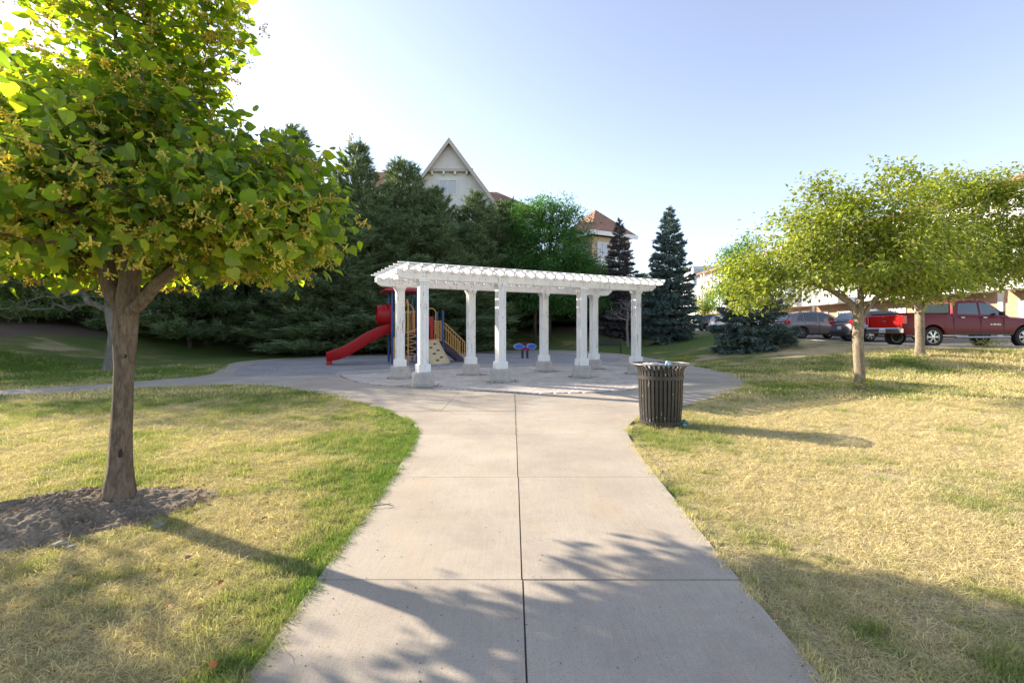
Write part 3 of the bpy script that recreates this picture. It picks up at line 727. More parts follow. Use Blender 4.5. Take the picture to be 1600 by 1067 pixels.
# ------------------------------------------------------------------ play structure
ps = empty('play_structure', (-4.97, 19.65, .014), math.atan2(.37, .93)); tag(ps, 'red blue and tan play structure with slide, climbing wall and stairs', 'play structure')
AW, BW_, DP = 1.02, 1.12, 1.12; AZ, BZ = 1.22, .92                 # local x to the right, y to the back
def post(x, y, h):
    b = MB(); b.tube([(x, y, 0), (x, y, h)], .048, 12); p_ = b.build('post', POST, ps, True); b = MB(); b.lathe([(.052, h - .02), (.052, h + .02), (.03, h + .05), (0, h + .055)], 12, c=(x, y, 0), caps=False); b.build('post_cap', POST, p_, True)
for x, y, h in ((0, 0, 3.05), (AW, 0, 3.05), (0, DP, 3.05), (AW, DP, 3.05), (AW + BW_, 0, 2.18), (AW + BW_, DP, 2.18), (AW + .52, DP, 2.15)): post(x, y, h)
for x0_, w_, z_ in ((0, AW, AZ), (AW, BW_, BZ)):
    b = MB(); b.box((x0_ + w_ / 2, DP / 2, z_ - .03), (w_ - .04, DP, .07)); b.build('deck', DECK, ps)
b = MB(); b.box((AW, DP / 2, (AZ + BZ) / 2 - .03), (.03, DP - .1, AZ - BZ - .08)); b.build('riser', DECK, ps)
# roof
b = MB(); q = .36; vs_ = [(-q, -q, 3.0), (AW + q, -q, 3.0), (AW + q, DP + q, 3.0), (-q, DP + q, 3.0), (-q, -q, 3.07), (AW + q, -q, 3.07), (AW + q, DP + q, 3.07), (-q, DP + q, 3.07), (AW * .35, DP * .35, 3.30), (AW * .65, DP * .35, 3.30), (AW * .65, DP * .65, 3.30), (AW * .35, DP * .65, 3.30)]
b.add(vs_, [(0, 1, 5, 4), (1, 2, 6, 5), (2, 3, 7, 6), (3, 0, 4, 7), (4, 5, 9, 8), (5, 6, 10, 9), (6, 7, 11, 10), (7, 4, 8, 11), (8, 9, 10, 11), (3, 2, 1, 0)]); b.build('roof', RED, ps)
# railings with balusters
def railing(a, b_, z0, z1, n, name='railing'):
    a = Vector(a); b_ = Vector(b_); m_ = MB(); m_.tube([(a.x, a.y, z1), (b_.x, b_.y, z1)], .021, 8); m_.tube([(a.x, a.y, z0), (b_.x, b_.y, z0)], .021, 8); r_ = m_.build(name, YEL, ps, True)
    for k in range(n):
        t = (k + .5) / n; p = a.lerp(b_, t); m_ = MB(); m_.tube([(p.x, p.y, z0), (p.x, p.y, z1)], .014, 6); m_.build('baluster', YEL, r_, True)
railing((.50, 0), (AW - .06, 0), AZ + .08, AZ + .95, 5); railing((.05, DP), (AW - .05, DP), AZ + .08, AZ + .95, 8)
railing((AW + .72, 0), (AW + BW_ - .05, 0), BZ + .06, BZ + .85, 4); railing((AW + .05, DP), (AW + .48, DP), BZ + .06, BZ + .85, 4); railing((0, .05), (0, .25), AZ + .08, AZ + .85, 2); railing((0, DP - .25), (0, DP - .05), AZ + .08, AZ + .85, 2)
# lower yellow panel under the deck
b = MB(); b.box((.10, .03, .62), (.10, .02, .95)); b.build('under_deck_panel', YEL, ps)
# hood over the slide mouth: stepped red tube opening to the left
b = MB(); b.lathe([(.36, 0), (.44, 0), (.47, .12), (.45, .14), (.45, .30), (.43, .32), (.43, .46), (.385, .64), (.36, .645), (.365, .58), (.36, .3), (.36, 0)], 28, M=Matrix.Translation((0.08, DP / 2, AZ + .82)) @ Matrix.Rotation(rad(-90), 4, 'Y'), caps=False)
b.build('slide_hood', RED, ps, True)
# slide
L = 2.55; sp_ = []; 
for k in range(25):
    t = k / 24; x = -t * L; z = AZ * (1 - ss((t - .02) / .92)) * .82 + .30 + .08 * (1 - ss(t / .2)) - .0; sp_.append((x, z))
rings = []; cl_y = DP / 2
for i, (x, z) in enumerate(sp_):
    d = Vector((sp_[min(i + 1, 24)][0] - sp_[max(i - 1, 0)][0], 0, sp_[min(i + 1, 24)][1] - sp_[max(i - 1, 0)][1])).normalized(); u_ = Vector((-d.z, 0, d.x)); u_ = u_ if u_.z > 0 else -u_
    yo = cl_y - .30 * i / 24; h = .20 if i < 22 else .20 - .03 * (i - 21)
    h += .07; prof = [(-.31, h), (-.285, h + .022), (-.255, h), (-.225, .06), (-.15, .015), (0, 0), (.15, .015), (.225, .06), (.255, h), (.285, h + .022), (.31, h), (.29, -.06), (.23, -.13), (0, -.14), (-.23, -.13), (-.29, -.06)]
    rings.append([Vector((x, yo + py, z)) + u_ * pz for py, pz in prof])
b = MB(); b.loft(rings); sldo = b.build('slide', RED, ps, True)
b = MB(); b.box((-L + .12, cl_y - .30, .13), (.22, .42, .28), bev=.02); b.build('slide_foot', RED, ps)
# coil climber
cx, cy = .55, -.62; b = MB(); b.tube([(cx, cy, 0), (cx, cy, 2.35), (cx, cy + .03, 2.5), (cx, cy + .12, 2.62), (cx, cy + .3, 2.66), (cx, cy + .5, 2.6), (cx, 0, 2.4)], .024, 8); cp_ = b.build('climber_pole', YEL, ps, True)
b = MB(); b.tube([(cx + .12 + .20 * math.cos(t * .42), cy + .20 * math.sin(t * .42), .12 + t * .0175) for t in range(0, 76)], .017, 6); b.build('coil', YEL, cp_, True)
b = MB(); b.tube([(cx + .36, 0, AZ + .05), (cx + .36, -.05, AZ + .06), (cx + .32, -.1, AZ + .2), (cx + .32, -.12, 2.2), (cx + .25, -.05, 2.4), (cx + .1, 0, 2.5)], .02, 8); b.build('hand_loop', YEL, ps, True)
# red arch panel at the front of the lower deck
def archpanel(x0_, x1_, y, z0_, z1_, hole):
    cxm = (x0_ + x1_) / 2; hw = hole / 2; pts = [(x0_, z0_), (cxm - hw, z0_), (cxm - hw, z1_ - .45)] + [(cxm - hw * math.cos(a), z1_ - .45 + hw * math.sin(a)) for a in [math.pi * k / 10 for k in range(1, 10)]] + [(cxm + hw, z1_ - .45), (cxm + hw, z0_), (x1_, z0_), (x1_, z1_), (x0_, z1_)]
    b = MB(); b.prism(pts, 0, .03, 0, Matrix.Translation((0, y, 0)) @ Matrix.Rotation(rad(90), 4, 'X')); return b.build('arch_panel', RED, ps)
archpanel(AW + .05, AW + .70, .02, BZ + .02, BZ + 1.05, .38)
b = MB(); b.box((AW + .0, DP / 2, AZ + .5), (.02, DP - .2, .7)); b.build('partition_panel', RED, ps)
xx = AW + .40; b = MB(); b.tube([(xx, -.02, BZ + .6), (xx, -.04, BZ + 1.15)] + [(xx + .20 - .20 * math.cos(a), -.04, BZ + 1.2 + .20 * math.sin(a)) for a in [math.pi * k / 8 for k in range(0, 9)]] + [(xx + .4, -.04, BZ + 1.1), (xx + .4, -.02, BZ + .3)], .019, 8); b.build('arch_handle', YEL, ps, True)
# climbing wall
wx0, wx1 = AW + .25, AW + .93; T = Matrix.Translation(((wx0 + wx1) / 2, 0, 0))
A_ = Vector((0, -.06, BZ + .02)); B_ = Vector((.18, -1.02, 0)); dn = (B_ - A_); ln_ = dn.length; dn.normalize(); rt = Vector((1, 0, 0)); rt = (rt - dn * rt.dot(dn)).normalized(); nm = rt.cross(dn); nm = nm if nm.z > 0 else -nm
Mw = Matrix.Translation(((wx0 + wx1) / 2, 0, 0)) @ Matrix(((rt.x, dn.x, nm.x, A_.x), (rt.y, dn.y, nm.y, A_.y), (rt.z, dn.z, nm.z, A_.z), (0, 0, 0, 1)))
b = MB(); b.prism([(-.31, 0), (.31, 0), (.42, ln_), (-.42, ln_)], -.035, 0, 0, Mw); b.prism([(-.31, 0), (-.27, 0), (-.38, ln_), (-.42, ln_)], .001, .03, 0, Mw); b.prism([(.27, 0), (.31, 0), (.42, ln_), (.38, ln_)], .001, .03, 0, Mw)
cw = b.build('climbing_wall', SAND, ps)
b = MB(); b.prism([(-.31, -.05), (.31, -.05), (.31, .0), (-.31, .0)], -.035, .02, 0, Mw); b.build('wall_top', YEL, cw)
for (a, q) in ((.10, .16), (-.12, .30), (.14, .44), (-.08, .56), (.16, .74), (-.05, .84)):
    b = MB(); b.prism([(a - .055, q * ln_ - .04), (a + .055, q * ln_ - .04), (a + .065, q * ln_ + .03), (a - .065, q * ln_ + .03)], .002, .006, 0, Mw); h_ = b.build('hand_hole', DARK, cw)
    b = MB(); b.prism([(a - .06, q * ln_ - .05), (a + .06, q * ln_ - .05), (a + .06, q * ln_ - .035), (a - .06, q * ln_ - .035)], .003, .03, 0, Mw); b.build('hold_lip', SAND, h_)
# stairs to the right
sx0 = AW + BW_
for k in range(4):
    b = MB(); b.box((sx0 + .14 + k * .22, DP / 2 + .0, BZ - .20 * (k + 1) + .0), (.24, DP - .3, .035)); b.build('stair_tread', DECK, ps)
for y in (.10, DP - .10):
    b = MB(); b.add([(sx0, y - .015, BZ), (sx0 + .95, y - .015, .14), (sx0 + .95, y - .015, 0), (sx0 + .78, y - .015, 0), (sx0, y - .015, BZ - .28), (sx0, y + .015, BZ), (sx0 + .95, y + .015, .14), (sx0 + .95, y + .015, 0), (sx0 + .78, y + .015, 0), (sx0, y + .015, BZ - .28)],
              [(0, 1, 2, 3, 4), (9, 8, 7, 6, 5), (0, 5, 6, 1), (1, 6, 7, 2), (2, 7, 8, 3), (3, 8, 9, 4), (4, 9, 5, 0)]); b.build('stringer', DECK, ps)
    m_ = MB(); m_.tube([(sx0, y, BZ + .08), (sx0, y, BZ + .80), (sx0 + .1, y, BZ + .78), (sx0 + .95, y, .92), (sx0 + 1.0, y, .86), (sx0 + 1.0, y, 0)], .021, 8); m_.tube([(sx0, y, BZ + .08), (sx0 + 1.0, y, .20)], .019, 8); r_ = m_.build('stair_railing', YEL, ps, True)
    for k in range(9):
        t = (k + .6) / 9.5; x = sx0 + t; m_ = MB(); m_.tube([(x, y, BZ + .08 + t * (.20 - BZ - .08)), (x, y, BZ + .80 + (t - .1) / .85 * (.92 - BZ - .78))], .014, 6); m_.build('baluster', YEL, r_, True)
# ------------------------------------------------------------------ trees
def arr(v): return np.array(v, float)
def env_points(ells, n, rng, shell=.35, holes=0.0, seed=0, minz=None):
    """cluster centres inside a union of ellipsoids (cx,cy,cz,rx,ry,rz[,weight])"""
    out = []; vol = np.array([e[3] * e[4] * e[5] for e in ells]); vol = vol / vol.sum()
    while len(out) < n:
        e = ells[rng.choice(len(ells), p=vol)]; d = rng.normal(size=3); d /= np.linalg.norm(d)
        r = rng.random() ** shell; p = np.array(e[:3]) + d * r * np.array(e[3:6])
        if minz is not None and p[2] < minz: continue
        if holes and fbm(p[0] * 1.3 + 7, p[1] * 1.3 + p[2] * 1.7, seed, 2) < holes: continue
        out.append(p)
    return np.array(out)
def skeleton(trunk, targets, rng, step=.25, pen=.35, droop=.0, wob=.05, fork_from=.35, limbs=()):
    """grow branches from the trunk polyline to every target; returns nodes, parent, tip index"""
    pts = [arr(trunk[0])]; par = [-1]; pl = [0.0]
    for a, b in zip(trunk[:-1], trunk[1:]):
        a = arr(a); b = arr(b); k = max(1, int(np.linalg.norm(b - a) / step))
        for i in range(1, k + 1): pts.append(a + (b - a) * i / k); par.append(len(pts) - 2); pl.append(pl[-1] + np.linalg.norm(b - a) / k)
    nt = len(pts); start_ = int(nt * fork_from)
    for lb in limbs:
        q0 = arr(lb[0]); j = int(np.argmin([np.linalg.norm(p - q0) for p in pts[:nt]])); prev = j; a = pts[j]
        for b in lb[1:]:
            b = arr(b); k = max(1, int(np.linalg.norm(b - a) / (step * .6)))
            for i in range(1, k + 1): pts.append(a + (b - a) * i / k); par.append(prev); pl.append(pl[prev] + np.linalg.norm(b - a) / k * .5); prev = len(pts) - 1
            a = b
    n0 = len(pts); cap = n0 + len(targets) * 14
    Pn = np.zeros((cap, 3)); Pn[:n0] = pts; L = np.zeros(cap); L[:n0] = pl; par = par + [0] * (cap - n0); n = n0
    start = int(nt * fork_from); root = Pn[nt - 1] * .5 + Pn[start] * .5
    order = np.argsort(np.linalg.norm(targets - root, axis=1)); tips = []
    for ti in order:
        t = targets[ti]; d = np.linalg.norm(Pn[start:n] - t, axis=1)
        up = (Pn[start:n, 2] - t[2]) * .5
        c = d + pen * (L[start:n] - L[start]) + np.maximum(up, 0)
        j = start + int(np.argmin(c)); a = Pn[j]; k = max(1, min(12, int(round(d[j - start] / step))))
        prev = j; ln = d[j - start]
        dirp = Pn[j] - Pn[par[j]] if par[j] >= 0 else np.array([0, 0, 1.]); dirp = dirp / (np.linalg.norm(dirp) + 1e-6)
        ctrl = a + dirp * ln * .22 + (t - a) * .25
        for i in range(1, k + 1):
            f = i / k; q = (1 - f) ** 2 * a + 2 * f * (1 - f) * ctrl + f * f * t
            if i < k: q = q + rng.normal(0, wob * step, 3)
            q[2] -= droop * f * f
            Pn[n] = q; par[n] = prev; L[n] = L[prev] + ln / k; prev = n; n += 1
        tips.append(n - 1)
    return Pn[:n], np.array(par[:n]), np.array(tips), nt
def radii(Pn, par, tips, r_tip, expo=.5, r_base=None, nt=None):
    w = np.zeros(len(Pn)); w[tips] += 1
    for i in range(len(Pn) - 1, 0, -1): w[par[i]] += w[i]
    w = np.maximum(w, 1); r = r_tip * w ** expo
    if r_base: 
        k = r_base / r[0]; r = r * (1 + (k - 1) * (w / w[0]) ** .5)
    return r
def wood_mesh(name, Pn, par, r, mt, sides=6, rmin=.0, flare=None, nt=0):
    kids = {}
    for i in range(1, len(Pn)): kids.setdefault(int(par[i]), []).append(i)
    V = []; Fc = []; seen = np.zeros(len(Pn), bool); stack = [(0, None)]
    while stack:
        i, p = stack.pop(); chain = [] if p is None else [p]; cur = i
        while True:
            chain.append(cur); ks = kids.get(cur, [])
            if not ks: break
            ks = sorted(ks, key=lambda q: -r[q]); nxt = ks[0]
            for q in ks[1:]: stack.append((q, cur))
            cur = nxt
        if len(chain) < 2: continue
        if r[chain[1]] < rmin: continue
        ns = sides if r[chain[1]] < .03 else (10 if r[chain[1]] < .07 else 18)
        if r[chain[1]] < .008: ns = 3
        u = None; base = len(V); m_ = 0
        for q, idx in enumerate(chain):
            a = Pn[chain[max(q - 1, 0)]]; b = Pn[chain[min(q + 1, len(chain) - 1)]]; d = b - a; d = d / (np.linalg.norm(d) + 1e-9)
            if u is None:
                u = np.cross(d, [.3, .9, .2]); u /= np.linalg.norm(u) + 1e-9
            u = u - d * u.dot(d); u /= np.linalg.norm(u) + 1e-9; w = np.cross(d, u)
            rr_ = min(r[idx], r[chain[1]]) if q == 0 and p is not None else r[idx]
            if q == len(chain) - 1: rr_ *= .5
            for k in range(ns):
                t = 2 * math.pi * k / ns; rk = rr_
                if rr_ > .05: rk *= 1 + .06 * math.sin(3 * t + Pn[idx][2] * 2.1) + .035 * math.sin(5 * t - Pn[idx][2] * 3.3)
                if flare and p is None and idx < nt:
                    hz = Pn[idx][2] - Pn[0][2]; rk *= 1 + flare * math.exp(-hz / .12) * (1 + .35 * math.sin(4 * t + 1))
                V.append(Pn[idx] + (u * math.cos(t) + w * math.sin(t)) * rk)
            m_ += 1
        for q in range(m_ - 1):
            for k in range(ns):
                l = (k + 1) % ns; Fc.append((base + q * ns + k, base + q * ns + l, base + (q + 1) * ns + l, base + (q + 1) * ns + k))
    return npmesh(name, np.array(V), np.array(Fc), mt, True)
def frames(dirs, rng, roll=None, up=None):
    """rotation matrices whose y axis follows dirs; z axis near 'up' with a random roll"""
    d = dirs / (np.linalg.norm(dirs, axis=1, keepdims=True) + 1e-9)
    u = np.tile([0, 0, 1.], (len(d), 1)) + rng.normal(0, roll if roll is not None else .5, (len(d), 3))
    x = np.cross(d, u); x /= np.linalg.norm(x, axis=1, keepdims=True) + 1e-9; z = np.cross(x, d)
    return np.stack([x, d, z], -1)
# leaf templates: y along the leaf, z up
def leaf_tpl(w, tip=1.0, fold=.12, curl=.15, heart=False):
    if heart:
        V = [(0, 0, 0), (-.26 * w, -.07, fold * .5), (-.50 * w, .16, fold), (-.46 * w, .48, fold * .8), (-.2 * w, .78, .0), (0, 1.02, -curl), (.2 * w, .78, .0), (.46 * w, .48, fold * .8), (.50 * w, .16, fold), (.26 * w, -.07, fold * .5), (0, .45, .0)]
        Fc = [(0, 10, 1), (1, 10, 2), (2, 10, 3), (3, 10, 4), (4, 10, 5), (5, 10, 6), (6, 10, 7), (7, 10, 8), (8, 10, 9), (9, 10, 0)]
    else:
        V = [(0, 0, 0), (-.5 * w, .4, fold), (0, .5, 0), (.5 * w, .4, fold), (0, 1, -curl)]
        Fc = [(0, 2, 1), (1, 2, 4), (0, 3, 2), (3, 4, 2)]
    return np.array(V, float), np.array(Fc)
def leaves_at(centres, per, spread, rng, size, sizevar=.3, down=.6, outc=None, flat=.5, roll=.5):
    n = len(centres) * per; c = np.repeat(centres, per, 0); off = rng.normal(0, 1, (n, 3)) * np.array(spread); pos = c + off
    d = rng.normal(0, 1, (n, 3)); d[:, 2] = d[:, 2] * flat - down
    if outc is not None: o = pos - np.array(outc); o /= np.linalg.norm(o, axis=1, keepdims=True); d += o * .9
    return pos, frames(d, rng, roll), size * (1 + rng.uniform(-sizevar, sizevar, n))

GEXT = {}
LM = {}
LM['linden'] = leafmat('linden_leaf', [(.036, .075, .024), (.065, .12, .032), (.12, .165, .036)], (6.5, 5.2, .7), .56, .40)
LM['flower'] = leafmat('linden_flower', [(.60, .46, .08), (.66, .58, .13), (.52, .56, .14)], (1.5, 1.3, .4), .45, .6)
LM['crab'] = leafmat('small_tree_leaf', [(.11, .16, .03), (.20, .24, .045), (.40, .40, .11)], (2.2, 2.3, .6), .40, .4)
LM['locust'] = leafmat('feathery_leaf', [(.045, .12, .035), (.07, .17, .045), (.13, .24, .06)], (2.0, 2.4, .8), .35, .5)
LM['bush'] = leafmat('dark_green_leaf', [(.045, .095, .03), (.07, .13, .04), (.10, .17, .05)], (2, 2.4, .8), .3, .5)
LM['pine'] = leafmat('pine_needle', [(.075, .13, .058), (.125, .185, .08), (.25, .31, .135)], (1.4, 1.5, .8), .12, .55)
LM['spruce'] = leafmat('spruce_needle', [(.07, .115, .095), (.10, .155, .13), (.16, .21, .18)], (1.2, 1.4, 1.2), .08, .55)
LM['greyspruce'] = leafmat('grey_spruce_needle', [(.08, .076, .08), (.11, .104, .107), (.15, .145, .14)], (1.1, 1.1, 1.1), .08, .6)

def tree_thing(name, loc, label, cat, group=None):
    t = empty(name, loc); tag(t, label, cat, group); return t

# ---- the big linden by the path
lp = G(183, 768, .125); TX, TY, TZ = lp.x, lp.y, .10
TX = -3.07; TY = 3.70
rl = np.random.default_rng(11)
ells = [(.15, -.1, 2.20, 1.62, 1.40, .42), (1.0, -.1, 2.22, .78, .85, .50), (-.9, .2, 2.3, 1.2, 1.0, .5), (-.3, .6, 2.3, 1.3, 1.0, .5), (1.08, -.05, 2.5, .58, .65, .32), (1.45, -.1, 2.05, .22, .3, .30), (0.9, .2, 2.0, .3, .4, .25), (-.05, .1, 2.85, .95, 1.1, .5),
        (-.1, .15, 3.3, .62, .75, .6), (-.6, .2, 3.0, .8, .9, .6), (.15, .2, 3.95, .78, .72, .42), (-.1, .2, 4.7, .6, .6, .7), (-1.5, .3, 2.6, .8, .9, .5), (-.3, .8, 2.75, 1.1, .8, .45), (-.2, .6, 2.35, 1.5, 1.1, .5)]
tg = env_points(ells, 900, rl, .45, .40, 3)
tg[:, 2] = np.maximum(tg[:, 2], 1.72 + .18 * rl.random(len(tg)))
trunk = [(0, 0, 0), (.012, 0, .5), (.03, .01, 1.0), (.045, .01, 1.42), (.075, .02, 1.75), (.11, .05, 2.3), (.12, .08, 3.0), (.14, .12, 4.0), (.12, .15, 5.0)]
# guide limbs
lim = [[(.04, .01, 1.36), (-.10, .05, 1.62), (-.20, .10, 1.9), (-.5, .2, 2.25)], [(.05, .01, 1.34), (.20, -.05, 1.50), (.36, -.08, 1.66), (.75, -.1, 1.95), (1.2, -.1, 2.1)],
       [(.06, .02, 1.5), (.0, .45, 1.8), (-.1, 1.0, 2.0)], [(.1, .04, 2.0), (-.35, -.25, 2.25), (-.9, -.4, 2.5)], [(.11, .05, 2.05), (.55, .2, 2.4), (.9, .3, 2.6)]]
Pn, par, tips, nt = skeleton(trunk, tg, rl, .2, .32, .02, .10, .275, lim)
r = radii(Pn, par, tips, .0034, .5, .105)
tr = np.arange(len(Pn)) < nt
zt = Pn[:, 2]; r[tr] = np.where(zt[tr] < 1.45, .070 + .02 * np.exp(-zt[tr] / .25) - .006 * zt[tr] + .02 * np.exp(-((zt[tr] - 1.35) / .2) ** 2), np.minimum(r[tr], .075 * np.clip(1 - (zt[tr] - 1.45) / 4.5, .1, 1) + .004))
nl = nt
for lb in lim:
    m_ = sum(max(1, int(np.linalg.norm(arr(b) - (Pn[par[nl]] if q == 0 else arr(lb[q]))) / .12)) for q, b in enumerate(lb[1:])); f_ = np.linspace(1, .35, m_); r[nl:nl + m_] = np.maximum(r[nl:nl + m_], .046 * f_); nl += m_
linden = tree_thing('linden_tree', (TX, TY, .10), 'large sunlit linden tree with yellow blossom beside the path, growing from a dirt mound', 'tree')
link('trunk', wood_mesh('trunk', Pn, par, r, M['bark_linden'], 5, .0, .30, nt), None, linden)
tw = Pn[tips]
lv, lf = leaf_tpl(.95, heart=True)
pos, R_, s_ = leaves_at(tw, 28, (.105, .105, .12), rl, .072, .5, .8, (0, 0, 2.2), .5, .6)
keep = (pos[:, 2] > 1.60 + .34 * (fbm(pos[:, 0] * 2.6 + 3, pos[:, 1] * 2.6, 8, 2) - .35)) & ~((np.hypot(pos[:, 0] - .08, pos[:, 1]) < .55) & (pos[:, 2] < 2.3) & (rl.random(len(pos)) < .9)); pos, R_, s_ = pos[keep], R_[keep], s_[keep]
wp = pos + np.array([TX, TY, .10]); inview = (np.abs(wp[:, 0] / wp[:, 1]) < 1.06) & (wp[:, 2] - EYE < wp[:, 1] * .69)
dcam = np.linalg.norm(wp - [0, 0, EYE], axis=1) / s_; dcam[~inview] = 1e9; near = np.argsort(dcam)[:300]
mk = np.ones(len(pos), bool); mk[near] = False
V, Fc = scatter_mesh(lv, lf, pos[mk], R_[mk], s_[mk]); o = link('foliage', npmesh('linden_foliage', V, Fc, LM['linden']), None, linden); tag(o, kind='stuff')
lm1 = npmesh('linden_leaf', lv, lf, LM['linden'])
def place(name, me, parent, pos, R, s):
    o = link(name, me, None, parent); o.matrix_local = Matrix.Translation(Vector(pos)) @ Matrix(R.tolist()).to_4x4() @ Matrix.Scale(float(s), 4); return o
for k in near: place('leaf', lm1, linden, pos[k], R_[k], s_[k])
# blossom bunches: pale bract and a hanging spray of small yellow flowers
fm = MB(); rf = random.Random(4)
fm.add([(-.05, 0, 0), (.05, 0, 0), (.07, .4, .05), (-.07, .4, .05), (0, .75, .0)], [(0, 1, 2, 3), (3, 2, 4)])
for k in range(13):
    e = Vector((rf.uniform(-.55, .55), .62 + rf.uniform(-.16, .22), rf.uniform(-.5, .5))); fm.bar((0, .35, 0), e, .015, .015)
    q = .085; fm.add([e + Vector(d) * q for d in ((1, 0, 0), (-1, 0, 0), (0, 1, 0), (0, -1, 0), (0, 0, 1), (0, 0, -1))], [(0, 2, 4), (2, 1, 4), (1, 3, 4), (3, 0, 4), (2, 0, 5), (1, 2, 5), (3, 1, 5), (0, 3, 5)])
fme = fm.mesh('flower_cluster', LM['flower'], False, False); fme.calc_loop_triangles()
fv = np.array([v.co[:] for v in fme.vertices]); ft = np.array([t.vertices[:] for t in fme.loop_triangles])
sel = rl.random(len(tw)) < .95; fc = np.repeat(tw[sel], 7, 0) ; fc = fc + rl.normal(0, .11, fc.shape); fc[:, 2] -= .03; keep = (fc[:, 2] > 1.62 + .3 * (fbm(fc[:, 0] * 2.6 + 3, fc[:, 1] * 2.6, 8, 2) - .35)) & ~((np.hypot(fc[:, 0] - .08, fc[:, 1]) < .55) & (fc[:, 2] < 2.3)); fc = fc[keep]
d = rl.normal(0, .45, (len(fc), 3)); d[:, 2] -= 1; Rf = frames(d, rl, 1.0); sf = .088 * (1 + rl.uniform(-.3, .3, len(fc)))
wp = fc + np.array([TX, TY, .10]); inview = (np.abs(wp[:, 0] / wp[:, 1]) < 1.06) & (wp[:, 2] - EYE < wp[:, 1] * .69); dcam = np.linalg.norm(wp - [0, 0, EYE], axis=1) / sf; dcam[~inview] = 1e9; near = np.argsort(dcam)[:300]
mk = np.ones(len(fc), bool); mk[near] = False
V, Fc = scatter_mesh(fv, ft, fc[mk], Rf[mk], sf[mk]); o = link('blossom', npmesh('linden_blossom', V, Fc, LM['flower']), None, linden); tag(o, kind='stuff')
for k in near: place('flower_cluster', fme, linden, fc[k], Rf[k], sf[k])
# knot holes on the trunk
b = MB()
kn = MB(); kn.lathe([(.0, .0), (.012, .002), (.016, .006), (.011, -.0), (0, -.0)], 12, M=Matrix.Translation((.030 + .045, .01 - .052, 1.10)) @ Matrix.Rotation(rad(38), 4, 'Z') @ Matrix.Rotation(rad(90), 4, 'X')); kn.build('knot', DARK, linden, True)
kn = MB(); kn.add([(-.014, 0, -.03), (.008, 0, -.035), (.016, 0, .0), (.006, 0, .035), (-.008, 0, .02), (-.004, -.006, -.005)], [(0, 1, 5), (1, 2, 5), (2, 3, 5), (3, 4, 5), (4, 0, 5)], 0, Matrix.Translation((.01 + .057, -.068, .36)) @ Matrix.Rotation(rad(38), 4, 'Z')); kn.build('bark_scar', DARK, linden)

# ---- generic broadleaf builder
def broadleaf(name, base, trunk, ells, ncl, per, spread, leaf, mt, barkm, label, cat, seed, group=None, size=.07, r_tip=.005, r_base=.09, step=.35, pen=.32, holes=.3, down=.4, shell=.5, expo=.5, width=.5, droop=0, limbs=None, sides=5, roll=.5, flare=.25, fork=.4, heart=False, wob=.10, frac=1.0):
    rg = np.random.default_rng(seed); t = tree_thing(name, base, label, cat, group)
    tg = env_points(ells, ncl, rg, shell, holes, seed)
    Pn, par, tips, nt = skeleton(trunk, tg, rg, step, pen, droop, wob, fork, [[(0, 0, l[0][2] - .45)] + l for l in (limbs or [])])
    r = radii(Pn, par, tips, r_tip, expo, r_base)
    link('trunk', wood_mesh('trunk', Pn, par, r, barkm, sides, 0, flare, nt), None, t)
    lv, lf = leaf_tpl(width, heart=heart); tw = Pn[tips]
    if frac < 1: tw = tw[rg.random(len(tw)) < frac]
    if len(tw) and per:
        pos, R, s = leaves_at(tw, per, spread, rg, size, .35, down, (0, 0, np.mean(tg[:, 2])), .6, roll)
        V, Fc = scatter_mesh(lv, lf, pos, R, s); o = link('foliage', npmesh('foliage', V, Fc, mt), None, t); tag(o, kind='stuff')
    return t

# ---- two light green trees on the right lawn
p = G(1343, 612); p1 = p
limb1 = [[(-.12, .05, 2.0), (-.6, .1, 2.35), (-1.3, .2, 2.7)], [(.25, -.1, 2.1), (.9, -.15, 2.5), (1.5, -.2, 2.75)], [(.1, .1, 2.3), (.12, .2, 3.2)], [(-.1, .4, 2.3), (-.2, 1.0, 2.8)], [(.2, -.5, 2.3), (.4, -1.1, 2.7)]]
e1 = [(-1.9, 0, 2.75, 1.35, 1.4, .75), (-1.2, .1, 3.5, 1.3, 1.4, .7), (0, 0, 3.3, 1.7, 1.6, 1.0), (.2, .1, 4.3, 1.35, 1.2, .75), (1.1, .1, 3.2, 1.2, 1.4, .9), (-.5, .1, 4.2, .9, 1.0, .5), (.7, 0, 5.0, .55, .6, .4), (-2.6, 0, 2.3, .65, .8, .45), (.8, -.2, 2.45, 1.4, 1.2, .4), (1.6, 0, 4.55, .8, .6, .3), (1.0, 0, 5.35, .25, .25, .25), (-1.5, 0, 4.35, .3, .3, .2), (-.8, 0, 4.75, .3, .3, .2), (1.9, 0, 4.95, .3, .2, .15), (-3.0, 0, 2.9, .35, .4, .3)]
broadleaf('crabapple_tree', (p.x, p.y, p.z - .02), [(0, 0, 0), (.0, 0, .6), (-.03, 0, 1.25), (-.02, 0, 1.6), (.06, 0, 2.2), (.1, .1, 3.2)], e1, 560, 44, (.19, .19, .10), None, LM['crab'], M['bark_pale'],
          'front light green spreading tree with pale forked trunk on the right lawn', 'tree', 31, 'light green trees on the right lawn', .10, .0045, .108, .3, .28, .34, .35, .5, .5, .55, 0, limb1, 5, .5, .3, .40)
p = G(1437, 555)
limb2 = [[(-.15, .05, 2.0), (-1.0, .1, 2.5), (-2.0, .1, 2.9)], [(.3, 0, 2.1), (1.2, 0, 2.6), (2.2, .1, 3.0)], [(.0, .3, 2.5), (.1, .4, 3.4)]]
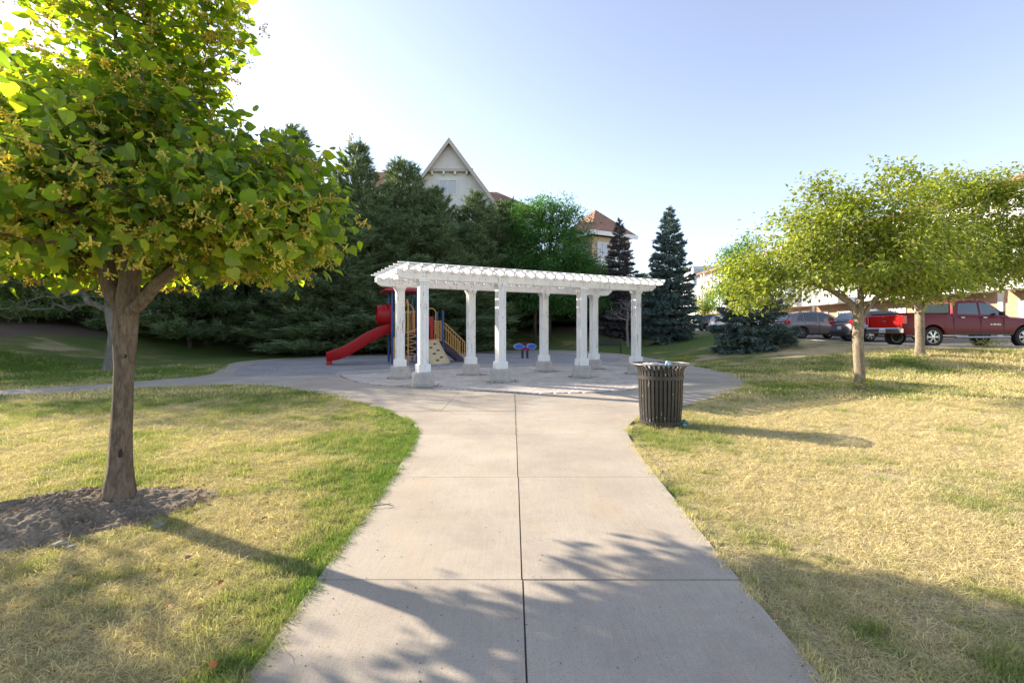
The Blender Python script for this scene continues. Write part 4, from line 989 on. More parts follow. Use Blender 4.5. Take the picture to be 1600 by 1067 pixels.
e2 = [(0, 0, 3.4, 2.3, 2.0, 1.1), (1.9, 0, 3.3, 1.7, 1.6, .9), (-1.8, 0, 3.1, 1.4, 1.4, .8), (.6, .1, 4.6, 1.7, 1.3, .8), (2.4, .2, 4.5, 1.3, 1.1, .65), (1.0, 0, 5.8, 1.5, 1.1, .75), (3.0, 0, 3.0, 1.3, 1.3, .7), (.2, -.1, 2.6, 1.8, 1.6, .4), (2.6, .1, 5.1, .7, .6, .35), (3.6, 0, 3.9, 1.2, 1.2, .9), (2.9, 0, 5.8, 1.5, 1.1, .8), (4.3, 0, 4.9, 1.1, 1.0, 1.0), (1.2, 0, 6.4, .35, .3, .3), (3.2, 0, 6.6, .4, .3, .25), (4.4, 0, 3.0, 1.0, 1.0, .6), (.2, 0, 5.5, .5, .4, .3)]
broadleaf('crabapple_tree', (p.x, p.y, p.z - .02), [(0, 0, 0), (.02, 0, .8), (0, 0, 1.5), (-.03, 0, 1.9), (.05, 0, 2.6), (.1, .1, 3.6)], e2, 1050, 42, (.25, .25, .13), None, LM['crab'], M['bark_pale'],
          'rear light green tree with straight trunk in front of the maroon pickup', 'tree', 32, 'light green trees on the right lawn', .125, .005, .135, .35, .28, .32, .35, .5, .5, .55, 0, limb2, 5, .5, .25, .42)
# grass tuft and suckers at the foot of the front one come with the weeds below

# ---- conifers
def needles(n, ln, wd, spread, seed, up=.25, clump=1.0):
    rg = np.random.default_rng(seed); V = []; Fc = []
    for k in range(n):
        y = .05 + .8 * k / n; a = rg.uniform(0, 2 * math.pi); d = np.array([math.cos(a) * spread, .75, math.sin(a) * spread]); d /= np.linalg.norm(d)
        w = np.cross(d, rg.normal(size=3)); w /= np.linalg.norm(w); b = np.array([0, y, 0]); i = len(V)
        V += [b - w * wd, b + w * wd, b + d * ln]; Fc.append((i, i + 1, i + 2))
    return np.array(V), np.array(Fc)
def pine_meshes(seed, Ht, Rmax, nwh, nbr, dens, tplv, tplf, size, droopk, mt, profile, upturn=.3, bark=None, flat=False):
    rg = np.random.default_rng(seed); V = [np.array([[0, 0, 0.]])]; pos = []; dirs = []; wood = MB()
    wood.tube([(0, 0, -.3), (.03, 0, Ht * .3), (0, .03, Ht * .6), (0, 0, Ht * .985)], [Ht * .013 + .03, Ht * .011 + .02, Ht * .006 + .01, .006], 8)
    for w in range(nwh):
        f = w / (nwh - 1); z = profile[0] * Ht + (Ht * (1 - profile[0]) - .15) * f; z0w = z; rr0 = Rmax * profile[1](f)
        nb_ = max(4, int(nbr * (1 - .35 * f))); a0 = rg.uniform(0, 6.28)
        for b in range(nb_):
            a = a0 + 2 * math.pi * b / nb_ + rg.normal(0, .2); ln = rr0 * rg.uniform(.66, 1.15); z = z0w + rg.normal(0, .022 * Ht * (1 - .6 * f)); ca, sa = math.cos(a), math.sin(a)
            m_ = max(3, int(ln / .45) + 2); rise = upturn * (1 + f * 1.8); line = []
            for q in range(m_ + 1):
                t = q / m_; line.append((ca * ln * t, sa * ln * t, z + ln * (rise * t * t - droopk * t * (1 - f * .8))))
            if ln > .35: wood.tube(line[:-1] if len(line) > 3 else line, [max(.008, .014 * ln * (1 - .8 * q / m_)) for q in range(len(line[:-1]) if len(line) > 3 else len(line))], 4, caps=False)
            nsh = int(dens * (ln ** 1.35) + 5)
            t = rg.random(nsh) ** .55 * .97 + .05; L = np.array(line); idx = np.clip(t * m_, 0, m_ - 1e-3); i0 = idx.astype(int); fr = (idx - i0)[:, None]; c = L[i0] * (1 - fr) + L[i0 + 1] * fr
            side = rg.normal(0, 1, nsh) * .22 * ln * (1.15 - t); c = c + np.stack([-sa * side, ca * side, rg.normal(0, .05 if flat else .10, nsh) * (1 + 0 * t) + (0 if flat else .04)], -1)
            d = np.stack([ca + -sa * np.sign(side) * .8 + rg.normal(0, .3, nsh), sa + ca * np.sign(side) * .8 + rg.normal(0, .3, nsh), np.full(nsh, (-.15 if flat else .85) + f * .9) + rg.normal(0, .22, nsh)], -1)
            pos.append(c); dirs.append(d)
    for k in range(6): pos.append(np.array([[0, 0, Ht - .08 * k * size * 3]])); dirs.append(np.array([[rg.normal(0, .25), rg.normal(0, .25), 1.]]))
    pos = np.concatenate(pos); dirs = np.concatenate(dirs); R = frames(dirs, rg, .8); s = size * rg.uniform(.6, 1.35, len(pos))
    V, Fc = scatter_mesh(tplv, tplf, pos, R, s)
    return wood.mesh('conifer_wood', bark, True, False), npmesh('conifer_needles', V, Fc, mt)
nv, nf = needles(13, .62, .045, .62, 1)
sv, sf_ = needles(12, .42, .075, .9, 2)
pp = (.08, lambda f: (1 - f) ** .62 * (1 if f > .12 else .75 + f * 2))
pp2 = (.06, lambda f: min(1, (1 - f) ** .5))
PINES = [pine_meshes(41, 12, 3.3, 26, 9, 21, nv, nf, .46, .12, LM['pine'], pp, .28, M['bark_dark']), pine_meshes(42, 12, 3.6, 24, 9, 21, nv, nf, .48, .18, LM['pine'], pp2, .24, M['bark_dark']),
         pine_meshes(43, 12, 3.0, 28, 8, 23, nv, nf, .44, .08, LM['pine'], pp, .34, M['bark_dark'])]
def conifer(name, meshes, loc, s, rz, label, cat, group=None, sxy=1):
    t = empty(name, loc, rz); tag(t, label, cat, group); t.scale = (s * sxy, s * sxy, s)
    w, n = meshes; link('trunk', w, None, t); o = link('needles', n, None, t); tag(o, kind='stuff'); return t
PG = 'dark pines along the back bank'
pines = [ # px of the top, py of the top, distance, variant, label
    (458, 205, 30.0, 0, 'tallest dark pine showing just right of the linden crown'), (560, 232, 32.0, 2, 'dark pine with pointed top above the right edge of the linden crown'),
    (628, 258, 34.5, 0, 'dark pine just left of the white gable'), (680, 300, 34.0, 2, 'dark pine with sunlit tip below the left gable window'),
    (744, 306, 37.0, 2, 'thin topped dark pine below the right slope of the gable'), (790, 318, 39.5, 2, 'dark pine half hidden behind the feathery green tree'),
    (395, 232, 29.0, 2, 'dark pine peeping beside the upper right of the linden crown'), (325, 218, 27.5, 1, 'dark pine directly behind the linden crown right half'), (240, 208, 26.5, 0, 'dark pine behind the linden main stem'),
    (150, 205, 26.0, 2, 'dark pine behind the left half of the linden crown'), (60, 208, 25.5, 1, 'dark pine second from the left picture edge'), (-40, 210, 24.5, 0, 'dark pine at the left picture edge'),
    (520, 330, 27.5, 1, 'shorter dark pine behind the slide and linden edge'), (600, 335, 30.5, 1, 'broad dark pine filling the gap behind the slide'), (665, 345, 31.5, 1, 'broad dark pine behind the play structure'), (730, 352, 34.5, 0, 'lower dark pine behind the pergola middle'),
    (815, 400, 44.0, 1, 'low dark pine behind the feathery green tree'), (905, 405, 42.5, 0, 'low dark pine between the feathery tree and the grey spruce'), (1000, 430, 43.5, 2, 'low dark pine between the two spruces'), (565, 300, 36.0, 1, 'dark pine in the second row right of the linden'), (655, 310, 38.5, 1, 'dark pine in the second row under the gable window'),
    (-170, 205, 23.0, 1, 'dark pine left of the picture edge'), (-330, 190, 20.5, 2, 'dark pine far left of the picture'), (-560, 150, 17.0, 0, 'outermost dark pine on the left')]
for k, (px, py, Yd, v, lab) in enumerate(pines):
    x = P(px, Yd); z0 = float(H(x, Yd)); h = ZH(py, Yd) - z0
    if px < -60: continue
    conifer('pine_tree', PINES[v], (x, Yd, z0 - .05), h / 12, k * 1.7, lab, 'pine', PG, (12 / h) * (1.08 + .1 * (k % 3)) * (1.0 if h > 11 else 1.15))
ps_ = (.03, lambda f: (1 - f) ** .66 * (1 if f > .08 else .8))
SP = pine_meshes(51, 10, 2.5, 40, 10, 30, sv, sf_, .30, .22, LM['spruce'], ps_, .12, M['bark_dark'], True)
SG = pine_meshes(52, 10, 2.2, 38, 9, 26, sv, sf_, .29, .24, LM['greyspruce'], ps_, .10, M['bark_dark'], True)
x = P(1046, 34); z0 = float(H(x, 34)); conifer('spruce_tree', SP, (x, 34, z0 - .05), (ZH(326, 34) - z0) / 10, .4, 'tall blue green spruce standing right of the pergola', 'spruce', None, .92)
x = P(968, 38); z0 = float(H(x, 38)); conifer('spruce_tree', SG, (x, 38, z0 - .05), (ZH(345, 38) - z0) / 10, 1.4, 'grey brown thinning spruce in front of the hip roofed house', 'spruce', None, .95)
# low blue spruce with spreading skirt on the slope
ps2 = (.02, lambda f: (1 - f) ** .7 * (1 if f > .10 else .85))
SL = pine_meshes(53, 5, 1.9, 18, 11, 52, sv, sf_, .22, .16, LM['spruce'], ps2, .10, M['bark_dark'], True)
p = G(1196, 548); conifer('spruce_tree', SL, (p.x, p.y + 1.3, float(H(p.x, p.y + 1.3)) - .35), .98, .2, 'low spreading blue spruce on the bank in front of the parked cars', 'spruce', None, 1.12)

# ---- feathery tree behind the pergola
x = P(858, 36.5); z0 = float(H(x, 36.5))
el = [(0, 0, 6.5, 3.4, 3, 2.7), (-.8, 0, 9.2, 2.3, 2, 1.8), (1.3, 0, 8.6, 2.2, 2, 1.8), (.4, 0, 10.3, 1.8, 1.6, 1.0), (-2.3, -.5, 5.0, 1.9, 2, 1.5), (2.4, -.3, 5.4, 1.7, 2, 1.7), (0, -1.0, 3.6, 3.4, 2, 1.3), (2.6, 0, 3.2, 2.0, 1.6, 1.2), (-1.6, 0, 10.2, 1.1, 1, .7)]
el = [tuple(q for q in e) for e in el]
broadleaf('locust_tree', (x, 36.5, z0 - .05), [(0, 0, 0), (0, 0, 2), (.05, 0, 4), (.1, 0, 7), (.1, 0, 9.5)], el, 1000, 38, (.36, .36, .20), None, LM['locust'], M['bark_dark'],
          'tall rounded bright green feathery tree behind the pergola', 'tree', 61, None, .20, .010, .17, .7, .3, .32, .35, .5, .5, .42, fork=.2)
# lower green tree behind the pergola left, and small one behind the linden trunk
x = P(745, 33); z0 = float(H(x, 33))
p = G(297, 543); zz = p.z
broadleaf('maple_tree', (p.x, p.y, zz - .03), [(0, 0, 0), (-.02, 0, .9), (0, 0, 1.6), (.1, 0, 2.4)], [(-1.2, -.3, 1.75, 1.2, .9, .38), (.3, 0, 2.6, 1.6, 1.2, .5), (1.6, .2, 2.3, 1.2, 1.0, .45), (.2, 0, 3.6, 1.6, 1.3, .8)], 240, 26, (.2, .2, .09), None, LM['bush'], M['bark_dark'],
          'small green tree with layered branches behind the linden trunk', 'tree', 62, None, .11, .006, .12, .35, .3, .3, .3, fork=.5, width=.5)
# layered grey hawthorn left of the linden trunk
p = G(170, 581)
hh = [(-2.2, 0, 2.2, 2.2, 1.6, .35), (-1.2, .2, 2.9, 2.4, 1.8, .5), (.6, 0, 2.3, 1.4, 1.2, .4), (-3.4, 0, 2.0, 1.5, 1.2, .4), (-.5, 0, 3.8, 2.6, 2.0, .8), (-.8, .2, 5.1, 2.4, 2.0, .9), (-.3, .3, 6.2, 1.6, 1.6, .8), (-3.0, .2, 3.3, 1.8, 1.6, .8)]
limbh = [[(-.4, 0, 1.75), (-1.4, 0, 2.0), (-2.6, .1, 2.2), (-3.6, .1, 2.2)], [(.4, 0, 1.8), (1.2, .1, 2.1)], [(-.2, .3, 2.2), (-1.5, .4, 2.7)]]
broadleaf('hawthorn_tree', (p.x, p.y, p.z - .03), [(0, 0, 0), (.10, 0, .7), (.2, 0, 1.3), (.1, 0, 1.8), (0, 0, 2.6), (-.1, .1, 4.2)], hh, 800, 14, (.22, .22, .10), None, LM['bush'], M['bark_grey'],
          'old grey hawthorn with flat layered branches left of the linden trunk', 'tree', 63, None, .075, .006, .17, .3, .22, .30, .3, fork=.33, width=.55, frac=.8)
# little bare tree near the bench
p = G(981, 541)
eb = [(-.8, 0, 2.3, 1.1, .8, .45), (.7, 0, 2.3, 1.2, .8, .5), (0, 0, 3.0, 1.2, .9, .45)]
broadleaf('bare_tree', (p.x, p.y, p.z - .03), [(0, 0, 0), (-.02, 0, .8), (-.06, 0, 1.3), (0, 0, 2.3)], eb, 420, 0, (.1, .1, .1), None, LM['bush'], simple('dead_twig_bark', (.24, .21, .19), .9, var=.2), 'small leafless grey tree beside the park bench', 'tree', 64, None, r_tip=.007, r_base=.085, step=.22, pen=.15, holes=.0, fork=.45, expo=.42, shell=.6)
p = G(836, 536)
broadleaf('ash_tree', (p.x, p.y, p.z - .03), [(0, 0, 0), (0, 0, 1.5), (.02, 0, 2.4), (0, 0, 4)], [(0, 0, 3.2, 2.6, 1.5, .8), (-1.9, 0, 2.7, 1.4, 1, .5), (1.5, 0, 3.0, 1.5, 1, .6), (0, 0, 4.6, 2.2, 1.4, .9)], 260, 28, (.26, .26, .13), None, LM['locust'], M['bark_dark'],
          'low green tree with dark straight trunk behind the spring rider', 'tree', 65, None, .15, .007, .13, .4, .3, .3, .3, fork=.45)
# understory bushes at the foot of the pines (dark gap fillers)
for k, (px, py, s_, lab) in enumerate(((440, 512, .7, 'dark bush on the bank left of the slide'), (520, 508, .8, 'dark bush on the bank above the slide exit'), (575, 504, .7, 'dark bush on the bank behind the slide'), (395, 508, .7, 'dark bush on the bank right of the linden trunk'))):
    p = G(px, py); x = p.x; y = p.y
    if p.y > 60: x = P(px, 31); y = 31
    broadleaf('bush', (x, y, float(H(x, y)) - .05), [(0, 0, 0), (0, 0, .5), (0, 0, 1.2)], [(0, 0, 1.2 * s_, 1.7 * s_, 1.2 * s_, 1.1 * s_)], 150, 26, (.18, .18, .16), None, LM['bush'], M['bark_dark'], lab, 'bush', 70 + k, 'dark bushes under the pines', .11, .006, .05, .4, fork=.1)
# trees by the car park far right of the spruce
p = (P(1165, 52), 52); z0 = float(zlot(52))
broadleaf('maple_tree', (p[0], p[1], z0), [(0, 0, 0), (0, 0, 2.5), (0, 0, 5)], [(0, 0, 5.0, 3.2, 3, 2.4), (-1.2, 0, 7.4, 2.0, 2, 1.8), (1.4, 0, 7.0, 2.2, 2, 1.8), (-2.6, 0, 4.0, 1.6, 1.6, 1.6), (.3, 0, 9.2, 1.6, 1.5, 1.2)], 420, 26, (.4, .4, .25), None, LM['locust'], M['bark_dark'],
          'dark green tree behind the low spruce and the white car', 'tree', 66, None, .24, .012, .2, .8, fork=.3)
p = (P(1101, 60), 60); z0 = float(zlot(60))
broadleaf('young_tree', (p[0], p[1], z0), [(0, 0, 0), (0, 0, 1.5), (0, 0, 3)], [(0, 0, 2.7, 1.5, 1.4, 1.5), (.4, 0, 4.2, 1.0, 1, 1.0)], 160, 24, (.26, .26, .2), None, LM['crab'], M['bark_dark'],
          'small yellow green tree beyond the dark parked car', 'tree', 67, None, .20, .008, .08, .5, fork=.3)

# tree just outside the left edge whose shade falls on the near lawn
broadleaf('linden_tree', (-9.1, 4.9, 0), [(0, 0, 0), (0, 0, 1.2), (.05, 0, 2.0), (.05, 0, 3.6)], [(0, 0, 2.6, 1.45, 1.5, .75), (0, 0, 3.6, 1.15, 1.2, .8), (.3, -.3, 2.2, 1.2, 1.2, .4)], 420, 22, (.15, .15, .13), None, LM['linden'], M['bark_linden'],
          'second linden standing just beyond the left picture edge', 'tree', 90, None, .085, .004, .10, .25, fork=.4, heart=True, width=.95)

broadleaf('maple_tree', (-18.0, 15.4, 0), [(0, 0, 0), (0, 0, 1.6), (.05, 0, 3.0), (.05, 0, 5)], [(0, 0, 3.8, 3.3, 3.0, 1.5), (.5, .2, 5.6, 2.9, 2.6, 1.4)], 620, 30, (.28, .28, .25), None, LM['bush'], M['bark_grey'],
          'dark maple at the left picture edge beyond the side path', 'tree', 91, None, .13, .006, .14, .4, fork=.35)

# evergreen shrubs closing the foot of the bank
for k, (px, Yd, s_) in enumerate(((-60, 30, 1.5), (20, 31, 1.4), (100, 31.5, 1.5), (180, 32, 1.4), (255, 33, 1.5), (330, 34, 1.4), (400, 35, 1.5), (470, 36, 1.5), (620, 41, 1.6), (700, 43, 1.6), (870, 45, 1.7), (930, 46, 1.2))):
    x = P(px, Yd); nm_ = ('far left', 'second from left', 'third from left', 'fourth from left', 'fifth from left', 'sixth from left', 'seventh from left', 'eighth from left', 'behind the play structure', 'behind the pergola left half', 'behind the feathery tree', 'left of the grey spruce')[k]
    broadleaf('evergreen_shrub', (x, Yd, float(H(x, Yd)) - .05), [(0, 0, 0), (0, 0, .6), (0, 0, 2.0)], [(0, 0, 1.3 * s_, 1.9 * s_, 1.0 * s_, 1.25 * s_)], 170, 30, (.24, .24, .22), None, LM['bush'], M['bark_dark'], 'dark evergreen shrub under the pines, ' + nm_, 'shrub', 200 + k, 'evergreen shrubs at the back of the bank', .15, .006, .05, .45, fork=.1)
# ------------------------------------------------------------------ buildings
WHITE_S = None
def siding(name, col, pitch=.11):
    m, nt, out = newmat(name); co = coords(nt, 'pos'); sx = N(nt, 'ShaderNodeSeparateXYZ'); nt.links.new(co, sx.inputs[0])
    md = N(nt, 'ShaderNodeMath', operation='MULTIPLY'); nt.links.new(sx.outputs[2], md.inputs[0]); md.inputs[1].default_value = 1 / pitch
    fr = N(nt, 'ShaderNodeMath', operation='FRACT'); nt.links.new(md.outputs[0], fr.inputs[0])
    c = mixc(nt, 1, col, ramp(nt, noise(nt, co, .8, 4), [(.3, .93), (.7, 1.04)]), 'MULTIPLY')
    bsdf(nt, out, c, .6, 0, bump(nt, fr.outputs[0], .6, .02), .3); return m
def brick(name, a, b, mortar, sc_=4.0, rh=.075, bw=.22, vertical='x'):
    m, nt, out = newmat(name); co = N(nt, 'ShaderNodeNewGeometry').outputs['Position']; sx = N(nt, 'ShaderNodeSeparateXYZ'); nt.links.new(co, sx.inputs[0]); cb = N(nt, 'ShaderNodeCombineXYZ')
    nt.links.new(sx.outputs[1 if vertical == 'x' else 0], cb.inputs[0]); nt.links.new(sx.outputs[2], cb.inputs[1])
    bt = N(nt, 'ShaderNodeTexBrick', i_Scale=1.0, i_Mortar_Size=.008); bt.inputs['Brick Width'].default_value = bw; bt.inputs['Row Height'].default_value = rh
    bt.inputs['Color1'].default_value = (*a, 1); bt.inputs['Color2'].default_value = (*b, 1); bt.inputs['Mortar'].default_value = (*mortar, 1)
    nt.links.new(cb.outputs[0], bt.inputs['Vector']); bsdf(nt, out, bt.outputs['Color'], .85, 0, bump(nt, bt.outputs['Fac'], -.4, .01), .2); return m
SID = siding('white_siding', (.74, .73, .70)); SIDC = siding('cream_siding', (.52, .40, .24))
TRIM = simple('white_trim', (.72, .71, .68), .5, var=.05); TRIMG = simple('taupe_trim', (.46, .42, .36), .6, var=.08)
BRK = brick('orange_brick', (.40, .20, .11), (.48, .26, .15), (.45, .40, .34)); SHN = brick('brown_shingle', (.26, .135, .09), (.34, .19, .13), (.16, .09, .06), rh=.28, bw=.6, vertical='x')
SHY = brick('brown_shingles', (.27, .15, .10), (.34, .19, .135), (.17, .10, .07), rh=.28, bw=.6, vertical='y')
GLS = simple('window_glass', (.10, .13, .16), .06, var=.2, scale=.7, spec=.9); CURT = simple('window_blind', (.50, .52, .54), .25, var=.1)
def facade_window(parent, T, w, h, name='window', glass=None, mull=True, trimw=.1):
    f = MB(); t = trimw
    f.box((0, -.04, h / 2 - t / 2), (w, .08, t), M=T); f.box((0, -.04, -h / 2 + t / 2), (w, .08, t), M=T); f.box((-w / 2 + t / 2, -.04, 0), (t, .08, h - 2 * t), M=T); f.box((w / 2 - t / 2, -.04, 0), (t, .08, h - 2 * t), M=T)
    if mull: f.box((0, -.035, 0), (.06, .06, h - 2 * t), M=T)
    fr = f.build(name, TRIM, parent)
    for s in ((-1, 1) if mull else (0,)):
        g = MB(); ww = (w - 2 * t) / 2 - .03 if mull else w - 2 * t; g.box((s * (ww / 2 + .03), -.012, 0), (ww, .02, h - 2 * t), M=T); g.build('pane', glass or CURT, fr)
    return fr
# white gabled apartment house behind the pines
YG = 44.0; gx = P(703, YG); gh = tag(empty('apartment_house', (0, 0, 0)), 'white gabled apartment house with taupe trim rising behind the pines', 'house')
az = ZH(222, YG); ez = ZH(334, YG) - .3; hw = 5.15; sl_ = (az - ez) / hw
b = MB(); poly = [(-hw, 0), (hw, 0), (hw, ez), (0, az - .25), (-hw, ez)]
TG = Matrix.Translation((gx, YG + .0, 0)) @ Matrix.Rotation(rad(90), 4, 'X')
b.prism(poly, -12, 0, 0, TG); b.build('wall', SID, gh)
for s in (-1, 1):
    b = MB(); b.loft([[Vector((gx, y, az + .12)), Vector((gx + s * (hw + .7), y, az + .12 - sl_ * (hw + .7))), Vector((gx + s * (hw + .7), y, az - .1 - sl_ * (hw + .7))), Vector((gx, y, az - .1))] for y in (YG - .75, YG + 12)]); b.build('roof', SHY, gh)
    b = MB(); b.loft([[Vector((gx, y, az + .05)), Vector((gx + s * (hw + .72), y, az + .05 - sl_ * (hw + .72))), Vector((gx + s * (hw + .72), y, az - .42 - sl_ * (hw + .72))), Vector((gx, y, az - .42))] for y in (YG - .86, YG - .753)]); b.build('bargeboard', TRIMG, gh)
zb_ = ZH(266, YG); hb = (az - zb_) / sl_
b = MB(); b.add([(gx - hb, YG - .3, zb_), (gx + hb, YG - .3, zb_), (gx, YG - .3, az - .3), (gx - hb, YG - .003, zb_), (gx + hb, YG - .003, zb_), (gx, YG - .003, az - .3)], [(0, 1, 2), (5, 4, 3), (0, 3, 4, 1), (1, 4, 5, 2), (2, 5, 3, 0)]); b.build('gable_panel', siding('grey_siding', (.66, .64, .61), .13), gh)
b = MB(); b.box((gx, YG - .34, zb_ - .12), (2 * hb + .5, .12, .26)); b.build('gable_beam', TRIMG, gh)
for s in (-1.5, -.5, .5, 1.5):
    b = MB(); b.box((gx + s * hb * .55, YG - .25, zb_ - .38), (.16, .4, .24)); b.build('bracket', TRIM, gh)
facade_window(gh, Matrix.Translation((P(700, YG), YG - .003, ZH(293, YG))), 1.75, 1.45)
facade_window(gh, Matrix.Translation((P(700, YG), YG - .003, ZH(345, YG))), 1.75, 1.5); facade_window(gh, Matrix.Translation((P(716, YG), YG - .003, ZH(400, YG))), 2.2, 1.6)
# main block running both ways behind the gable
def hipblock(name, x0, x1, y0, y1, ze, zr, parent, wallm, roofm, ov=.6):
    b = MB(); b.box(((x0 + x1) / 2, (y0 + y1) / 2, ze / 2), (x1 - x0, y1 - y0, ze)); b.build('wall', wallm, parent)
    ym = (y0 + y1) / 2; d = (y1 - y0) / 2; b = MB()
    A_ = [(x0 - ov, y0 - ov, ze), (x1 + ov, y0 - ov, ze), (x1 + ov, y1 + ov, ze), (x0 - ov, y1 + ov, ze)]; A2 = [(x, y, z + .18) for x, y, z in A_]
    b.add(A_ + A2 + [(x0 + d * .8, ym, zr), (x1 - d * .8, ym, zr)], [(3, 2, 1, 0), (0, 1, 5, 4), (1, 2, 6, 5), (2, 3, 7, 6), (3, 0, 4, 7), (4, 5, 9, 8), (5, 6, 9), (6, 7, 8, 9), (7, 4, 8)]); b.build('roof', roofm, parent)
    b = MB(); b.box(((x0 + x1) / 2, y0 - ov - .04, ze + .07), (x1 - x0 + 2 * ov, .06, .28)); b.build('fascia', TRIM, parent)
hipblock('block', P(775, 52) - 13, P(795, 52) + 3, 49, 60, ZH(340, 50), ZH(298, 54), gh, SID, SHY)
hipblock('block', P(560, 52), P(640, 52), 47.5, 57, ZH(310, 47), ZH(268, 52), gh, SID, SHY)
# hip roofed house with its corner towards the viewer
hh_ = tag(empty('hip_roofed_house', (7.7, 46, 0), math.atan2(3, 5.3)), 'cream and white house with brown hip roof seen above the spruces', 'house')
S_ = 6.1; zea = 10.95; zap = 14.15
b = MB(); b.box((S_ / 2, S_ / 2, zea / 2 - 1.2), (S_ - 1.2, S_ - 1.2, zea - 2.4)); b.build('wall', SID, hh_)
b = MB(); b.box((S_ / 2, S_ / 2, zea - 1.3), (S_ - 1.19, S_ - 1.19, 2.2)); b.build('upper_wall', SIDC, hh_)
b = MB(); b.add([(0, 0, zea), (S_, 0, zea), (S_, S_, zea), (0, S_, zea), (0, 0, zea + .2), (S_, 0, zea + .2), (S_, S_, zea + .2), (0, S_, zea + .2), (S_ / 2, S_ / 2, zap)], [(3, 2, 1, 0), (0, 1, 5, 4), (1, 2, 6, 5), (2, 3, 7, 6), (3, 0, 4, 7), (4, 5, 8), (5, 6, 8), (6, 7, 8), (7, 4, 8)]); b.build('roof', SHY, hh_)
for T, nm in ((Matrix.Translation((S_ / 2, -.03, zea)), 'fascia'), (Matrix.Translation((-.03, S_ / 2, zea)) @ Matrix.Rotation(rad(90), 4, 'Z'), 'fascia')):
    b = MB(); b.box((0, 0, .02), (S_, .05, .42), M=T); b.build(nm, TRIM, hh_)
for k in range(2):
    for z in (zea - 1.5, zea - 4.5, zea - 7.4):
        facade_window(hh_, Matrix.Translation((S_ * (.32 + .38 * k), .575, z)), 1.5, 1.5, glass=CURT)
        facade_window(hh_, Matrix.Translation((.575, S_ * (.32 + .38 * k), z)) @ Matrix.Rotation(rad(-90), 4, 'Z'), 1.5, 1.5, glass=CURT)
b = MB(); b.box((S_ / 2, S_ / 2, zea - 2.5), (S_ - .9, S_ - .9, .3)); b.build('trim_band', TRIM, hh_)
# long three storey row along the car park
row = tag(empty('row_building', (0, 0, 0)), 'long three storey brick and white residential row beyond the parked cars', 'building')
RX = 30.0; Y0r, Y1r = 17.0, 77.0; zg = .9
def zgr(y): return float(zlot(y)) - .1
b = MB(); b.box((RX + 5, (Y0r + Y1r) / 2, 1.9), (10, Y1r - Y0r, 4.6)); b.build('ground_floor_wall', BRK, row)
b = MB(); b.box((RX + 5.02, (Y0r + Y1r) / 2, 7.2), (9.9, Y1r - Y0r - .06, 6.0)); b.build('upper_wall', SID, row)
b = MB(); A_ = [(RX - .8, Y0r - .8, 10.1), (RX + 10.8, Y0r - .8, 10.1), (RX + 10.8, Y1r + .8, 10.1), (RX - .8, Y1r + .8, 10.1)]
b.add(A_ + [(x, y, 10.35) for x, y, z in A_] + [(RX + 5, Y0r + 4, 11.7), (RX + 5, Y1r - 4, 11.7)], [(3, 2, 1, 0), (0, 1, 5, 4), (1, 2, 6, 5), (2, 3, 7, 6), (3, 0, 4, 7), (4, 5, 8), (5, 6, 9, 8), (6, 7, 9), (7, 4, 8, 9)]); b.build('roof', SHN, row)
nbay = 10; bw_ = (Y1r - Y0r) / nbay
DOORM = simple('white_door', (.62, .62, .60), .4, var=.05)
for k in range(nbay):
    yc = Y0r + bw_ * (k + .5); RT = lambda y, z, dx=0: Matrix.Translation((RX - .003 - dx, y, z)) @ Matrix.Rotation(rad(-90), 4, 'Z')
    for lv_ in range(3):
        z = 2.35 + lv_ * 3.05
        facade_window(row, RT(yc - 1.2, z + (.0 if lv_ else .1), 0 if lv_ == 0 else -.02), 1.6, 1.5 if lv_ else 1.4, glass=CURT if (k + lv_) % 2 else GLS)
        f = MB(); f.box((0, -.05, 0), (1.9 if lv_ else 1.1, .1, 2.2), M=RT(yc + 1.4, z - .25, 0 if lv_ == 0 else -.02)); d_ = f.build('door', DOORM, row)
        g = MB(); g.box((0, -.108, .25), (1.5 if lv_ else .6, .012, 1.2), M=RT(yc + 1.4, z - .25, 0 if lv_ == 0 else -.02)); g.build('pane', CURT, d_)
        if lv_:
            s_ = MB(); s_.box((RX - .75, yc, z - 1.42), (1.5, bw_ - .9, .42)); s_.build('balcony_slab', TRIM, row)
            r_ = MB(); r_.box((RX - 1.45, yc, z - .25), (.05, bw_ - .9, .06)); r_.box((RX - 1.45, yc, z - 1.10), (.04, bw_ - .9, .05)); r2 = r_.build('balcony_rail', TRIM, row)
            q = MB()
            for j in range(28): q.box((RX - 1.45, yc - (bw_ - .95) / 2 + (bw_ - .95) * j / 27, z - .67), (.03, .03, .78))
            o = q.build('balcony_bars', TRIM, r2); tag(o, kind='stuff')
            for s in (-1, 1):
                p_ = MB(); p_.box((RX - 1.40, yc + s * (bw_ / 2 - .5), z + (.15 if lv_ == 1 else 0)), (.16, .16, 2.75)); p_.build('balcony_post', TRIM, row)
    b = MB(); b.box((RX - .06, Y0r + bw_ * k + .0, 5.4), (.12, .3, 9.3)); b.build('pilaster', TRIM, row)
    if False:
        b = MB(); T = Matrix.Translation((RX - .9, yc, 10.3)) @ Matrix.Rotation(rad(-90), 4, 'Z') @ Matrix.Rotation(rad(90), 4, 'X'); b.prism([(-2.6, 0), (2.6, 0), (0, 2.3)], -4, 0, 0, T); b.build('dormer', SHY, row)
tw_ = tag(empty('glass_tower', (0, 0, 0)), 'pale blue glass apartment tower far beyond the car park', 'tower')
tx0, tx1, tz = P(1083, 160), P(1135, 160), ZH(416, 160); TWG = simple('pale_tower_glass', (.34, .42, .50), .15, var=.15, scale=.2)
